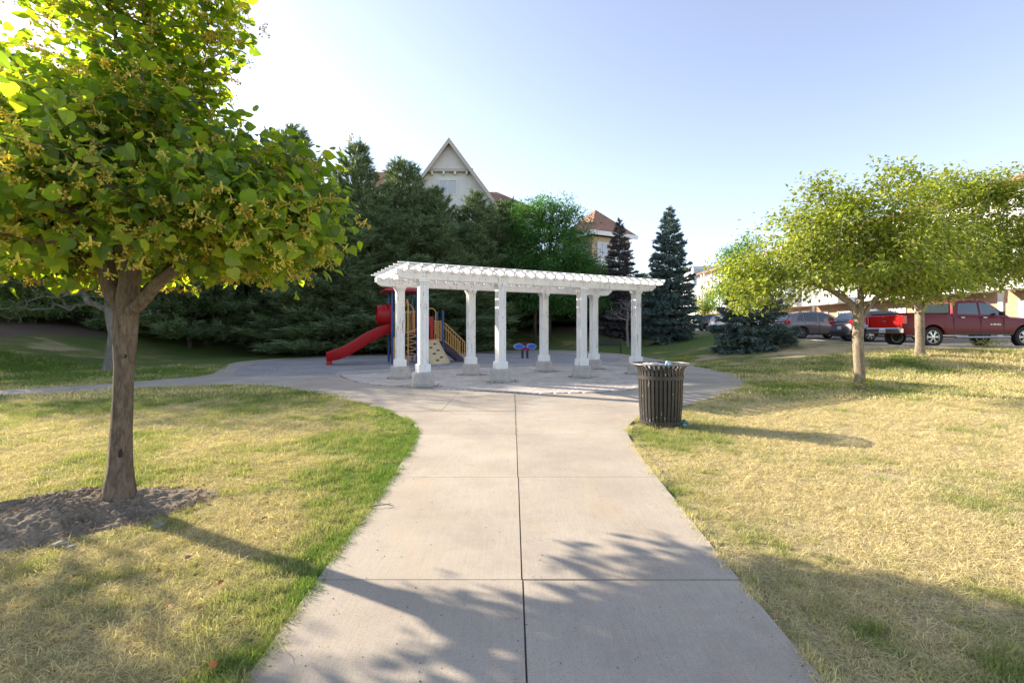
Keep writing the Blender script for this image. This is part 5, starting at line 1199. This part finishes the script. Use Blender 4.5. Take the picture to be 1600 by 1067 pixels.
b = MB(); b.box(((tx0 + tx1) / 2, 165, tz / 2), (tx1 - tx0, 10, tz)); b.build('wall', simple('tower_pale_concrete', (.60, .62, .64), .7, var=.05), tw_)
for i in range(6):
    for j in range(7):
        b = MB(); w_ = (tx1 - tx0) / 6; b.box((tx0 + w_ * (i + .5), 159.9, tz - 2 - j * 3), (w_ * .72, .3, 2.2)); b.build('window', TWG, tw_)

# ------------------------------------------------------------------ cars
TYRE = simple('tyre_rubber', (.022, .022, .022), .8, var=.2); RIM = simple('alloy_rim', (.55, .55, .56), .28, .85, var=.05); CHR = simple('chrome', (.62, .62, .63), .15, .9, var=.03)
CGL = simple('car_glass', (.03, .04, .045), .05, var=.1, spec=1.0); TAIL = simple('tail_lamp_red', (.55, .01, .012), .2, var=.1, coat=.6); BLKP = simple('black_trim', (.02, .02, .021), .5, var=.1); PLATE = simple('licence_plate', (.62, .64, .68), .4, var=.03)
def carpaint(name, c, met=.35): return simple(name, c, .30, met, var=.04, scale=1.5, coat=.9)
def lerp_prof(pr, x):
    for (x0, v0), (x1, v1) in zip(pr[:-1], pr[1:]):
        if x <= x1: t = (x - x0) / (x1 - x0 + 1e-9); t = max(0, min(1, t)); return v0 + (v1 - v0) * t
    return pr[-1][1]
def wheel(parent, x, y, r, w, side, seed=5):
    wp_ = empty('wheel', (x, y, r), 0, parent); T = Matrix.Rotation(rad(90), 4, 'X')
    b = MB(); b.lathe([(r * .62, -w / 2 + .01), (r * .9, -w / 2), (r * .985, -w / 2 + .03), (r, 0), (r * .985, w / 2 - .03), (r * .9, w / 2), (r * .62, w / 2 - .01)], 28, M=T, caps=False); b.build('tyre', TYRE, wp_, True)
    b = MB(); s = -side  # outer face direction along y
    o = side * w * .36; rr_ = r * .64
    b.lathe([(rr_, -w * .45), (rr_, w * .45), (rr_ * .93, w * .45), (rr_ * .9, -w * .3), (rr_, -w * .45)], 28, M=T, caps=False)
    for k in range(6):
        for d in (-.13, .13):
            a = 2 * math.pi * k / 6 + d; b.bar((math.cos(a - d * .5) * .05, o, math.sin(a - d * .5) * .05), (math.cos(a) * rr_ * .95, o * .9, math.sin(a) * rr_ * .95), .028, .032, up=(0, 1, 0))
    b.lathe([(.065, -.02), (.065, .02), (0, .025)], 14, M=Matrix.Translation((0, o, 0)) @ Matrix.Rotation(rad(90 * side * -1), 4, 'X'), caps=False); b.build('rim', RIM, wp_, True)
    b = MB(); b.lathe([(0, 0), (rr_ * .9, 0)], 20, M=Matrix.Translation((0, side * w * .12, 0)) @ T, caps=False); b.build('brake_disc', BLKP, wp_)
def car(loc, rz, spec, paint_, label, cat, name='parked_car', group='cars parked in the row'):
    L, hw, top, zb, wr, xw, roof, tum = spec['L'], spec['hw'], spec['top'], spec['zb'], spec['wr'], spec['xw'], spec['roof'], spec.get('tum', .72)
    t = empty(name, loc, rz); tag(t, label, cat, group)
    xs_ = set([0, .04, .12, .25, L - .3, L - .15, L - .05, L])
    for x in xw:
        for k in range(15): xs_.add(x - (wr + .075) + 2 * (wr + .075) * k / 14)
        xs_.add(x - wr - .08); xs_.add(x + wr + .08)
    for x, _ in top: xs_.add(x)
    k = .4
    while k < L: xs_.add(k); k += .25
    xs_ = sorted(x for x in xs_ if 0 <= x <= L); rings = []; ra = wr + .07
    for x in xs_:
        zt = lerp_prof(top, x); h = hw * (1 - .10 * max(0, 1 - x / .35) ** 2 - .22 * max(0, 1 - (L - x) / .6) ** 2); za = zb
        for c in xw:
            d = abs(x - c)
            if d < ra: za = max(za, wr + math.sqrt(ra * ra - d * d))
        ends = max(0, 1 - x / .12) * .1 + max(0, 1 - (L - x) / .2) * .12; zi = zb + ends; za = max(za, zb + ends); zt2 = zt - ends * .8
        zm = max(.66, za + .02); s1 = max(zm + .01, zt2 - .17)
        pr = [(.60, zi), (.60, max(za, zi) + .0), (.95, za), (.985, za + .015), (1.0, zm), (.985, s1), (.95, max(s1 + .01, zt2 - .05)), (.86, zt2), (0, zt2 + .03)]
        rg_ = [Vector((x, -h * a, z)) for a, z in pr] + [Vector((x, h * a, z)) for a, z in reversed(pr[:-1])]; rings.append(rg_)
    b = MB(); b.loft(rings); body = b.build('body', paint_, t, True)
    # greenhouse
    gx_ = [x for x, _ in roof]; rs_ = []; n_ = 24; x0, x1 = gx_[0], gx_[-1]
    xs2 = sorted(set([x0 + (x1 - x0) * k / n_ for k in range(n_ + 1)] + gx_))
    def gy(z, zt): return hw * (.93 + (tum - .93) * min(1, max(0, (z - zt) / (spec['H'] - zt))))
    for x in xs2:
        zt = lerp_prof(top, x) - .03; zr = max(lerp_prof(roof, x), zt + .02)
        rs_.append([Vector((x, -gy(zt, zt) , zt)), Vector((x, -gy(zr - .06, zt) if zr - .06 > zt else -gy(zt, zt), max(zt + .005, zr - .06))), Vector((x, -gy(zr, zt) * .93, zr)), Vector((x, 0, zr + .035)),
                    Vector((x, gy(zr, zt) * .93, zr)), Vector((x, gy(zr - .06, zt) if zr - .06 > zt else gy(zt, zt), max(zt + .005, zr - .06))), Vector((x, gy(zt, zt), zt))])
    b = MB(); b.loft(rs_, closed=True); b.build('cabin', paint_, t, True)
    for wn_ in spec['windows']:       # polygon of (x,z)
        for side in (-1, 1):
            g = MB(); pts = []
            for th in (.004, .012):
                for x, z in wn_:
                    zt = lerp_prof(top, x) - .03; pts.append((x, side * (gy(z, zt) + th), z))
            n2 = len(wn_); g.add(pts, [tuple(range(n2 - 1, -1, -1)), tuple(range(n2, 2 * n2))] + [(i, (i + 1) % n2, n2 + (i + 1) % n2, n2 + i) for i in range(n2)]); g.build('side_window', CGL, t)
    for nm, (xa, xb) in (('rear_window', spec['rw']), ('windscreen', spec['ws'])):
        g = MB(); pts = []; za_, zb2 = lerp_prof(roof, xa), lerp_prof(roof, xb); d = Vector((xb - xa, 0, zb2 - za_)).normalized(); nrm = Vector((-d.z, 0, d.x)); nrm = nrm if nrm.z > 0 else -nrm
        for th in (.02, .04):
            for x, z, in ((xa, za_), (xb, zb2)):
                zt = lerp_prof(top, x) - .03; w_ = gy(z, zt) * .86
                for s in (-1, 1): pts.append(Vector((x, s * w_, z + .01)) + nrm * th)
        g.add(pts, [(0, 1, 3, 2), (4, 6, 7, 5), (0, 2, 6, 4), (1, 5, 7, 3), (0, 4, 5, 1), (2, 3, 7, 6)]); g.build(nm, CGL, t)
    for x in xw:
        for side in (-1, 1): wheel(t, x, side * (hw - .12), wr, .235, side)
    for side in (-1, 1):
        z0, z1, ww, dx = spec['tail']
        b = MB(); b.box((dx + .02, side * (hw - ww / 2 - .02), (z0 + z1) / 2), (.20, ww, z1 - z0), bev=.02); b.build('tail_lamp', TAIL, t)
        b = MB(); mx_ = spec['mirror']; b.box((mx_, side * (hw + .10), spec['mz']), (.10, .20, .15), bev=.025); b.build('mirror', spec.get('mirrorm', paint_), t)
        for hx in spec['handles']:
            b = MB(); b.box((hx, side * (hw + .012), spec['mz'] - .16), (.16, .03, .03), bev=.008); b.build('door_handle', spec.get('hm', paint_), t)
        for hx, za_, zb2 in spec['seams']:
            b = MB(); b.box((hx, side * (hw - .004), (za_ + zb2) / 2), (.010, .014, zb2 - za_)); b.build('door_gap', BLKP, t)
        b = MB(); b.box(((xw[0] + xw[1]) / 2, side * (hw - .015), zb + .035), (xw[1] - xw[0] - 2 * wr - .2, .05, .09), bev=.01); b.build('sill', spec.get('sillm', BLKP), t)
    b = MB(); b.box((-.02, 0, spec['bz']), (.14, hw * 1.86, spec['bh']), bev=.03); b.build('rear_bumper', spec['bm'], t)
    b = MB(); b.box((-.10, spec.get('py', 0), spec['pz']), (.012, .31, .16)); pl_ = b.build('number_plate', PLATE, t)
    b = MB()
    for q in range(7):
        if q != 3: b.box((-.1075, spec.get('py', 0) - .105 + .035 * q, spec['pz'] - .01), (.003, .02, .06))
    o = b.build('plate_marks', simple('plate_ink', (.04, .08, .25), .5), pl_); tag(o, kind='stuff')
    b = MB(); b.box((L - .02, 0, spec['bz'] + .03), (.1, hw * 1.5, .2), bev=.02); b.build('front_bumper', BLKP, t)
    return t
SUV = dict(L=4.5, hw=.91, H=1.64, zb=.24, wr=.345, xw=(.92, 3.58), top=[(0, 1.0), (.1, 1.06), (1.0, 1.07), (2.3, 1.02), (3.25, .99), (3.5, .97), (4.2, .84), (4.5, .66)],
           roof=[(.03, 1.05), (.42, 1.52), (.9, 1.62), (1.7, 1.66), (2.3, 1.62), (2.7, 1.50), (3.5, .97)], windows=[[(.62, 1.10), (1.05, 1.08), (1.05, 1.53), (.85, 1.48)], [(1.12, 1.08), (1.92, 1.06), (1.92, 1.57), (1.12, 1.55)], [(2.0, 1.06), (3.12, 1.03), (2.55, 1.49), (2.0, 1.56)]],
           rw=(.08, .40), ws=(2.75, 3.42), tail=(.90, 1.12, .26, .05), mirror=3.0, mz=1.10, handles=(1.75, 2.62), seams=((1.08, .5, 1.05), (1.96, .35, 1.03), (3.0, .35, 1.0)), bz=.46, bh=.24, bm=BLKP, pz=.72)
TRK = dict(L=5.85, hw=1.0, H=1.88, zb=.50, wr=.41, xw=(1.16, 4.81), tum=.80, top=[(0, 1.32), (1.9, 1.33), (2.0, 1.27), (3.9, 1.22), (4.25, 1.22), (5.6, 1.12), (5.85, .95)],
           roof=[(1.98, 1.28), (2.05, 1.78), (2.3, 1.87), (3.0, 1.90), (3.4, 1.86), (4.25, 1.24)], windows=[[(2.16, 1.32), (3.0, 1.30), (3.0, 1.77), (2.26, 1.75)], [(3.08, 1.30), (4.02, 1.27), (3.45, 1.74), (3.08, 1.77)]],
           rw=(1.985, 2.045), ws=(3.48, 4.2), tail=(.92, 1.26, .16, .02), mirror=3.75, mz=1.34, handles=(2.30, 3.18), seams=((1.97, .6, 1.27), (3.04, .55, 1.25), (3.95, .6, 1.22)), bz=.66, bh=.22, bm=CHR, pz=.66, hm=CHR, mirrorm=BLKP)
def park(Yn, xr, spec, paint_, label, cat, **kw):
    yc = Yn + spec['hw']; return car((xr, yc, float(zlot(yc)) - .088), 0, spec, paint_, label, cat, **kw)
MAR = simple('maroon_paint', (.16, .004, .008), .42, 0, var=.04, scale=1.5, coat=.12, spec=.3)
tk = park(19.6, 16.2, TRK, MAR, 'maroon pickup truck with bright red tailgate and chrome rear bumper', 'pickup truck', name='pickup_truck', group='cars parked in the row')
tk.scale = (1.045, 1.045, 1.045)
b = MB(); b.box((.0, 0, 1.03), (.05, 1.56, .52), bev=.015); tg_ = b.build('tailgate', carpaint('tailgate_red', (.42, .008, .008), .0), tk)
b = MB(); b.box((-.03, 0, 1.17), (.02, .22, .04)); b.build('tailgate_handle', BLKP, tg_)
b = MB(); b.box((-.028, 0, 1.05), (.01, .18, .055), bev=.003); b.box((-.030, 0, 1.05), (.01, .06, .09), bev=.002); b.build('emblem', CHR, tg_)
b = MB(); b.box((.98, 0, 1.345), (1.86, 1.72, .05), bev=.015); b.build('bed_cover', BLKP, tk)
for s in (-1, 1): b = MB(); b.tube([(2.05, s * .98, .40), (4.2, s * .98, .40)], .045, 8); b.build('step_bar', CHR, tk, True)
tc = bpy.data.curves.new('door_lettering', 'FONT'); tc.body = 'SILVERADO'; tc.size = .085; tc.extrude = .003; tc.align_x = 'CENTER'; to = bpy.data.objects.new('door_lettering', tc); C.objects.link(to); to.parent = tk; tc.materials.append(CHR)
to.location = (3.60, -1.008, .88); to.rotation_euler = (rad(90), 0, 0)
bpy.context.view_layer.update(); dg = bpy.context.evaluated_depsgraph_get(); lme = bpy.data.meshes.new_from_object(to.evaluated_get(dg)); bpy.data.objects.remove(to); lo_ = link('door_lettering', lme, CHR, tk, (3.60, -1.008, .88)); lo_.rotation_euler = (rad(90), 0, 0)
b = MB(); b.bar((2.05, -.985, .72), (3.92, -.985, .72), .02, .02); b.build('side_moulding', MAR, tk)
park(28.8, 16.75, SUV, carpaint('taupe_grey_paint', (.21, .175, .165), .4), 'taupe grey compact suv with silver alloy wheels behind the front green tree', 'car')
park(25.0, 18.0, SUV, carpaint('grey_paint', (.13, .12, .135), .4), 'dark grey suv with red tail lamp between grey suv and pickup', 'car')
park(46.0, 19.8, SUV, carpaint('white_paint', (.68, .68, .68), .05), 'white suv with dark rear window left of the low spruce', 'car')
park(50.0, 19.75, SUV, carpaint('charcoal_paint', (.04, .042, .045), .4), 'charcoal car at the far left end of the parked row', 'car')
park(37.5, 17.6, SUV, carpaint('silver_paint', (.42, .43, .44), .5), 'silver suv mostly hidden behind the low blue spruce', 'car')

# ------------------------------------------------------------------ grass
def blades(n, ln, lnv, wd, lie, rad_, seed, curve=.3):
    rg = np.random.default_rng(seed); V = []; Fc = []
    for k in range(n):
        b = np.array([rg.normal(0, rad_), rg.normal(0, rad_), -.004]); l = ln * rg.uniform(1 - lnv, 1 + lnv); a = rg.uniform(0, 6.283); el = np.clip(rg.normal(lie, .3), .03, 1.5)
        d = np.array([math.cos(a) * math.cos(el), math.sin(a) * math.cos(el), math.sin(el)]); w = np.array([-math.sin(a), math.cos(a), rg.normal(0, .4)]) * wd * rg.uniform(.6, 1.3)
        m_ = b + d * l * .55; sd_ = np.array([-math.sin(a), math.cos(a), 0]) * l * rg.normal(0, .18); tp = b + d * l + sd_; tp[2] -= l * curve * rg.random(); tp[2] = max(tp[2], .002); m_[2] = max(m_[2], .003); i = len(V)
        V += [b - w, b + w, m_ - w * .8, m_ + w * .8, tp]; Fc += [(i, i + 1, i + 3), (i, i + 3, i + 2), (i + 2, i + 3, i + 4)]
    return np.array(V), np.array(Fc)
GM = grassblade_mat('grass_blade', (.74, .62, .40), (.44, .42, .19), (.15, .25, .05))
def broadtpl(seed):
    rg = np.random.default_rng(seed); V = []; Fc = []
    for k in range(7):
        a = rg.uniform(0, 6.28); el = rg.uniform(.1, .7); l = rg.uniform(.03, .06); d = np.array([math.cos(a) * math.cos(el), math.sin(a) * math.cos(el), math.sin(el)]); w = np.array([-math.sin(a), math.cos(a), .1]) * l * .28; b = np.array([rg.normal(0, .015), rg.normal(0, .015), .002]); i = len(V)
        V += [b, b + d * l * .5 - w, b + d * l * .55, b + d * l * .5 + w, b + d * l + np.array([0, 0, -l * .2])]; Fc += [(i, i + 2, i + 1), (i, i + 3, i + 2), (i + 1, i + 2, i + 4), (i + 2, i + 3, i + 4)]
    return np.array(V), np.array(Fc)
def src_coll(name, tpls, mt):
    cc = bpy.data.collections.new(name)
    for k, (v, f) in enumerate(tpls): cc.objects.link(bpy.data.objects.new(name + '_clump', npmesh(name + '_clump', v, f, mt)))
    return cc
CD = src_coll('matted_grass', [blades(34, .060, .4, .0012, .30, .032, 100 + k, .5) for k in range(5)], GM)
CU = src_coll('standing_grass', [blades(28, .048, .35, .0015, .95, .026, 120 + k, .35) for k in range(5)], GM)
CL = src_coll('long_grass', [blades(22, .085, .4, .0016, .75, .03, 140 + k, .6) for k in range(4)], GM)
CF = src_coll('far_grass', [blades(30, .06, .35, .005, .8, .08, 160 + k, .4) for k in range(4)], GM)
LM['weed'] = leafmat('weed_leaf', [(.08, .15, .03), (.12, .20, .04), (.18, .24, .06)], (2, 2.2, .6), .35, .5)
CB = src_coll('lawn_weeds', [broadtpl(180 + k) for k in range(4)], LM['weed'])
def scatter_tree(coll):
    g = bpy.data.node_groups.new('scatter_' + coll.name, 'GeometryNodeTree'); g.interface.new_socket('Geometry', in_out='INPUT', socket_type='NodeSocketGeometry'); g.interface.new_socket('Geometry', in_out='OUTPUT', socket_type='NodeSocketGeometry')
    gi = g.nodes.new('NodeGroupInput'); go = g.nodes.new('NodeGroupOutput'); ip = g.nodes.new('GeometryNodeInstanceOnPoints'); ci = g.nodes.new('GeometryNodeCollectionInfo'); ci.inputs['Collection'].default_value = coll
    ci.inputs['Separate Children'].default_value = True; ci.inputs['Reset Children'].default_value = True; ip.inputs['Pick Instance'].default_value = True
    def at(n, t): a = g.nodes.new('GeometryNodeInputNamedAttribute'); a.data_type = t; a.inputs['Name'].default_value = n; return a.outputs['Attribute']
    g.links.new(gi.outputs[0], ip.inputs['Points']); g.links.new(ci.outputs[0], ip.inputs['Instance']); g.links.new(at('pick', 'INT'), ip.inputs['Instance Index'])
    g.links.new(at('turn', 'FLOAT_VECTOR'), ip.inputs['Rotation']); g.links.new(at('size', 'FLOAT'), ip.inputs['Scale']); g.links.new(ip.outputs[0], go.inputs[0]); return g
def scatter(name, coll, x, y, size, tn, lab=None, dz=0.0):
    n = len(x); me = bpy.data.meshes.new(name); me.vertices.add(n); me.vertices.foreach_set('co', np.stack([x, y, H(x, y) + dz], -1).astype(np.float32).ravel())
    a = me.attributes.new('pick', 'INT', 'POINT'); a.data.foreach_set('value', RNG.integers(0, 99, n).astype(np.int32))
    a = me.attributes.new('size', 'FLOAT', 'POINT'); a.data.foreach_set('value', np.asarray(size, np.float32))
    a = me.attributes.new('tone', 'FLOAT', 'POINT'); a.data.foreach_set('value', np.asarray(tn, np.float32))
    r = np.zeros((n, 3), np.float32); r[:, 2] = RNG.uniform(0, 6.28, n); r[:, 0] = RNG.normal(0, .12, n); r[:, 1] = RNG.normal(0, .12, n)
    e = 0.3; xx_ = np.asarray(x); yy_ = np.asarray(y)
    a = me.attributes.new('turn', 'FLOAT_VECTOR', 'POINT'); a.data.foreach_set('vector', r.ravel())
    o = link(name, me); md = o.modifiers.new('scatter', 'NODES'); md.node_group = scatter_tree(coll); tag(o, kind='stuff'); return o
bands = [(1.1, 2.6, 1500), (2.6, 4.2, 900), (4.2, 6.5, 430), (6.5, 9.5, 200), (9.5, 13, 90), (13, 18, 40)]
px_, py_, sz_ = [], [], []
for y0, y1, dn in bands:
    ym = (y0 + y1) / 2; wx = y1 * 1.12 + 1.2; n = int((y1 - y0) * wx * 2 * dn); xx = RNG.uniform(-wx, wx, n); yy = RNG.uniform(y0, y1, n); px_.append(xx); py_.append(yy); sz_.append(np.full(n, {1500: .85, 900: .95, 430: 1.15, 200: 1.4, 90: 1.9, 40: 2.5}[dn]))
gx_ = np.concatenate(px_); gy_ = np.concatenate(py_); gs_ = np.concatenate(sz_)
de = dist_poly(OUT, gx_, gy_); ok = (~inside(OUT, gx_, gy_) | ((de < .035) & (gy_ < 12))) & (mound_r(gx_, gy_) > 1.0 + .12 * RNG.normal(size=len(gx_))) & ~((gx_ > LOTX - .05) & (gy_ > LOTY - .05)); ok &= np.hypot(gx_ - 2.2, gy_ - 7.02) > .27
# thin along the worn right edge of the walk
worn = (gx_ > 0) & (de < .22) & (gy_ < 9); ok &= ~(worn & (RNG.random(len(gx_)) < .7)); bare = fbm(gx_ * 1.3, gy_ * 1.3, 44, 3) > .70; ok &= ~(bare & (RNG.random(len(gx_)) < .6))
gx_, gy_, gs_, de = gx_[ok], gy_[ok], gs_[ok], de[ok]; gt = tone(gx_, gy_) + RNG.normal(0, .10, len(gx_)); gt = gt + .35 * (fbm(gx_ * 5, gy_ * 5, 50, 2) - .5)
far = gs_ > 1.8; u_ = RNG.random(len(gx_)); green = (gt > .30 + .25 * u_) & ~far; edge = (de < .10) & (gx_ < 0) & (gy_ < 7) & (u_ < .5); 
dry = ~green & ~far & ~edge
for nm, cl_, mk, sc_ in (('dry_grass', CD, dry, 1.0), ('green_grass', CU, green & ~edge, 1.0), ('path_edge_grass', CL, edge, .8), ('distant_grass', CF, far, .62)):
    scatter(nm, cl_, gx_[mk], gy_[mk], gs_[mk] * sc_ * RNG.uniform(.7, 1.3, mk.sum()), np.clip(gt[mk], 0, 1))
# ragged fringe over the slab edges
ex, ey, eg = [], [], []
for i in range(len(OUT)):
    a = np.array(OUT[i]); b = np.array(OUT[(i + 1) % len(OUT)]); L_ = np.linalg.norm(b - a); m_ = (a + b) / 2
    if m_[1] > 16 or L_ < .01 or m_[1] < 0: continue
    k_ = int(L_ * (95 if m_[0] < 0 and m_[1] < 9 else 50)); t_ = RNG.random(k_)[:, None]; nn_ = np.array([(b - a)[1], -(b - a)[0]]) / L_; p_ = a + (b - a) * t_ + nn_ * RNG.normal(.012, .022, k_)[:, None]
    patch = fbm(p_[:, 0] * 2.2, p_[:, 1] * 2.2, 77, 3) > (.40 if m_[0] < 0 else .50); p_ = p_[patch]; ex.append(p_[:, 0]); ey.append(p_[:, 1])
ex = np.concatenate(ex); ey = np.concatenate(ey); scatter('verge_grass', CU, ex, ey, RNG.uniform(.6, 1.25, len(ex)), np.clip(tone(ex, ey) * .8 + np.where(ex < 0, .15, -.1) + RNG.normal(0, .12, len(ex)), 0, 1), dz=.012)
# taller straws, weeds
n = 3200; wx = RNG.uniform(-7, 8, n); wy = 1.1 + 8 * RNG.random(n) ** 1.6; d_ = dist_poly(OUT, wx, wy); mk = ~inside(OUT, wx, wy) & (d_ > .03) & (mound_r(wx, wy) > 1.05)
mk &= (fbm(wx * 1.1, wy * 1.1, 61, 3) > .5); wx, wy = wx[mk], wy[mk]
scatter('tall_straw', CL, wx, wy, RNG.uniform(.5, .95, len(wx)), np.clip(tone(wx, wy) * .7 + .1, 0, 1))
n = 2600; wx = RNG.uniform(-6, 8, n); wy = 1.1 + 8 * RNG.random(n) ** 1.4; d_ = dist_poly(OUT, wx, wy); mk = ~inside(OUT, wx, wy) & (mound_r(wx, wy) > .8) & ((fbm(wx * 1.4, wy * 1.4, 71, 3) > .56) | ((wx < 0) & (d_ < .25)))
wx, wy = wx[mk], wy[mk]; scatter('lawn_weeds', CB, wx, wy, RNG.uniform(.3, .75, len(wx)), np.full(len(wx), .9))
# yellow flowering weeds on the far lawn, sprouts at tree foot and along the kerb
for nm, (cx_, cy_, rx_, ry_), k, col, lab in (('yellow_weed_patch', (*G(1065, 562)[:2], .9, .5), 420, None, 'bright yellow green weed patch in the lawn just right of the bin'), ('yellow_weed_patch', (*G(1115, 569)[:2], .7, .3), 200, None, 'smaller yellow green weed patch further right on the lawn')):
    a = RNG.uniform(0, 6.28, k); r_ = np.sqrt(RNG.random(k)); X_ = cx_ + np.cos(a) * r_ * rx_; Y_ = cy_ + np.sin(a) * r_ * ry_
    lv, lf = leaf_tpl(.6); V, Fc = scatter_mesh(lv, lf, np.stack([X_, Y_, H(X_, Y_) + RNG.uniform(.01, .09, k)], -1), rotz_tilt(k, .5), RNG.uniform(.05, .10, k)); o = link(nm, npmesh(nm, V, Fc, simple('yellow_weed', (.32, .34, .02), .6))); tag(o, kind='stuff')
def sprouts(name, c, rx_, ry_, k, hgt, sz, mt, lab, cat, thin=False):
    a = RNG.uniform(0, 6.28, k); r_ = np.sqrt(RNG.random(k)); X_ = c[0] + np.cos(a) * r_ * rx_; Y_ = c[1] + np.sin(a) * r_ * ry_; lv, lf = leaf_tpl(.5)
    V, Fc = scatter_mesh(lv, lf, np.stack([X_, Y_, H(X_, Y_) + RNG.random(k) * hgt], -1), rotz_tilt(k, .9), RNG.uniform(.6, 1.2, k) * sz); o = link(name, npmesh(name, V, Fc, mt)); return tag(o, lab, cat)
sprouts('trunk_sprouts', (p1.x + .02, p1.y - .05), .26, .2, 420, .32, .05, LM['crab'], 'leafy green sprouts round the foot of the front light green tree', 'plant')
for k, (px, py, w_) in enumerate(((1497, 541, .5), (1528, 545, .6), (1560, 548, .4))):
    q = G(px, py - 3); sprouts('kerb_weed', (q.x, LOTY - .15), w_, .12, 120, .28, .06, LM['crab'], ('leafy weed below the pickup rear door at the kerb', 'leafy weed at the kerb under the pickup step bar', 'small leafy weed at the kerb near the right picture edge')[k], 'plant')
# fallen leaves
OL = [simple('fallen_leaf_orange', (.50, .17, .05), .7, var=.2), simple('fallen_leaf_rust', (.34, .12, .05), .7, var=.2), simple('fallen_leaf_tan', (.30, .17, .08), .7, var=.2)]
lvh, lfh = leaf_tpl(.9, heart=True, fold=.2, curl=.25); fl = [npmesh('fallen_leaf', lvh, lfh, q) for q in OL]; rr = random.Random(9)
spots = [(283, 752), (306, 768), (312, 774), (318, 780), (300, 795), (309, 765), (316, 760), (322, 768), (298, 800), (26, 826), (117, 902), (290, 877), (265, 949), (311, 957), (87, 1007), (328, 1047), (362, 886), (248, 897), (388, 805), (362, 780), (410, 815),
         (1097, 712), (1120, 738), (1560, 732), (1258, 945), (1372, 955), (1213, 960), (420, 788), (350, 912), (1390, 838)]
for k, (px, py) in enumerate(spots):
    q = G(px, py, .03); z_ = .045 + (mz(q.x, q.y) if mound_r(q.x, q.y) < 1 else 0); o = link('fallen_leaf', fl[k % 3], None, None, (q.x, q.y, z_)); o.scale = [rr.uniform(.022, .042)] * 3; o.rotation_euler = (rr.gauss(0, .5), rr.gauss(0, .5), rr.uniform(0, 6.28))
    where = 'among the cluster at the right edge of the dirt mound' if 280 <= px <= 325 and py < 805 else 'on the left end of the dirt mound' if px < 60 and py < 850 else 'in the sparse grass between mound and path' if 350 < px < 430 else 'on the shaded right lawn' if px > 1150 and py > 800 else 'on the sunny right lawn' if px > 1000 else 'on the near left lawn below the mound'
    tag(o, ('orange', 'rust brown', 'dull tan')[k % 3] + ' dry leaf ' + where, 'fallen leaf', 'dry leaves scattered on the grass')
q = G(603, 790, .035); b = MB(); b.tube([(q.x - .12, q.y - .02, .036), (q.x, q.y + .01, .045), (q.x + .06, q.y - .01, .04)], .003, 5); b.tube([(q.x - .02, q.y, .042), (q.x + .03, q.y + .04, .04)], .002, 5); tag(b.build('twig', M['bark_dark']), 'small dark twig lying on the left side of the concrete path', 'twig')
# weeds growing in the slab joint and debris round the pergola bases
jx = .058 + RNG.normal(0, .006, 260); jy = 6.2 + 3.9 * RNG.random(260); lv, lf = leaf_tpl(.4); V, Fc = scatter_mesh(lv, lf, np.stack([jx, jy, np.full(260, .028)], -1), rotz_tilt(260, .5), RNG.uniform(.008, .022, 260)); tag(link('joint_weeds', npmesh('joint_weeds', V, Fc, LM['bush'])), kind='stuff')
dbx, dby = [], []
for s in [(a, 0) for a in FS] + [(a, PW) for a in BS]:
    c = Vector((-2.18, 11.6)) + pu * s[0] + pn * s[1]; k = 150; a = RNG.uniform(0, 6.28, k); r_ = .28 + np.abs(RNG.normal(0, .09, k)); dbx.append(c.x + np.cos(a) * r_ + .1 * (RNG.random(k) < .3)); dby.append(c.y + np.sin(a) * r_)
dbx = np.concatenate(dbx); dby = np.concatenate(dby); k = len(dbx); V, Fc = scatter_mesh(lvh, lfh, np.stack([dbx, dby, np.full(k, .042)], -1), rotz_tilt(k, .5), RNG.uniform(.012, .03, k)); tag(link('leaf_litter', npmesh('leaf_litter', V, Fc, simple('litter_brown', (.09, .065, .045), .9, var=.4))), kind='stuff')

# grit, seeds and small debris on the walk
k = 2600; gx2 = RNG.uniform(-1.3, 1.6, k); gy2 = 1.2 + 8.5 * RNG.random(k) ** 1.3; d_ = dist_poly(OUT, gx2, gy2); mk = inside(OUT, gx2, gy2) & ((RNG.random(k) < .25) | (d_ < .18 * RNG.random(k) * 2) | (np.abs(gx2 - .06) < .05)); gx2, gy2 = gx2[mk], gy2[mk]; k = len(gx2)
V, Fc = scatter_mesh(iv, ifc, np.stack([gx2, gy2, np.full(k, .0245)], -1), rotz_tilt(k), np.stack([.0015 + .004 * RNG.random(k) ** 3, .0015 + .003 * RNG.random(k) ** 2, .0012 + .001 * RNG.random(k)], -1)); tag(link('path_grit', npmesh('path_grit', V, Fc, simple('grit_dark', (.10, .08, .06), .9, var=.4))), kind='stuff')
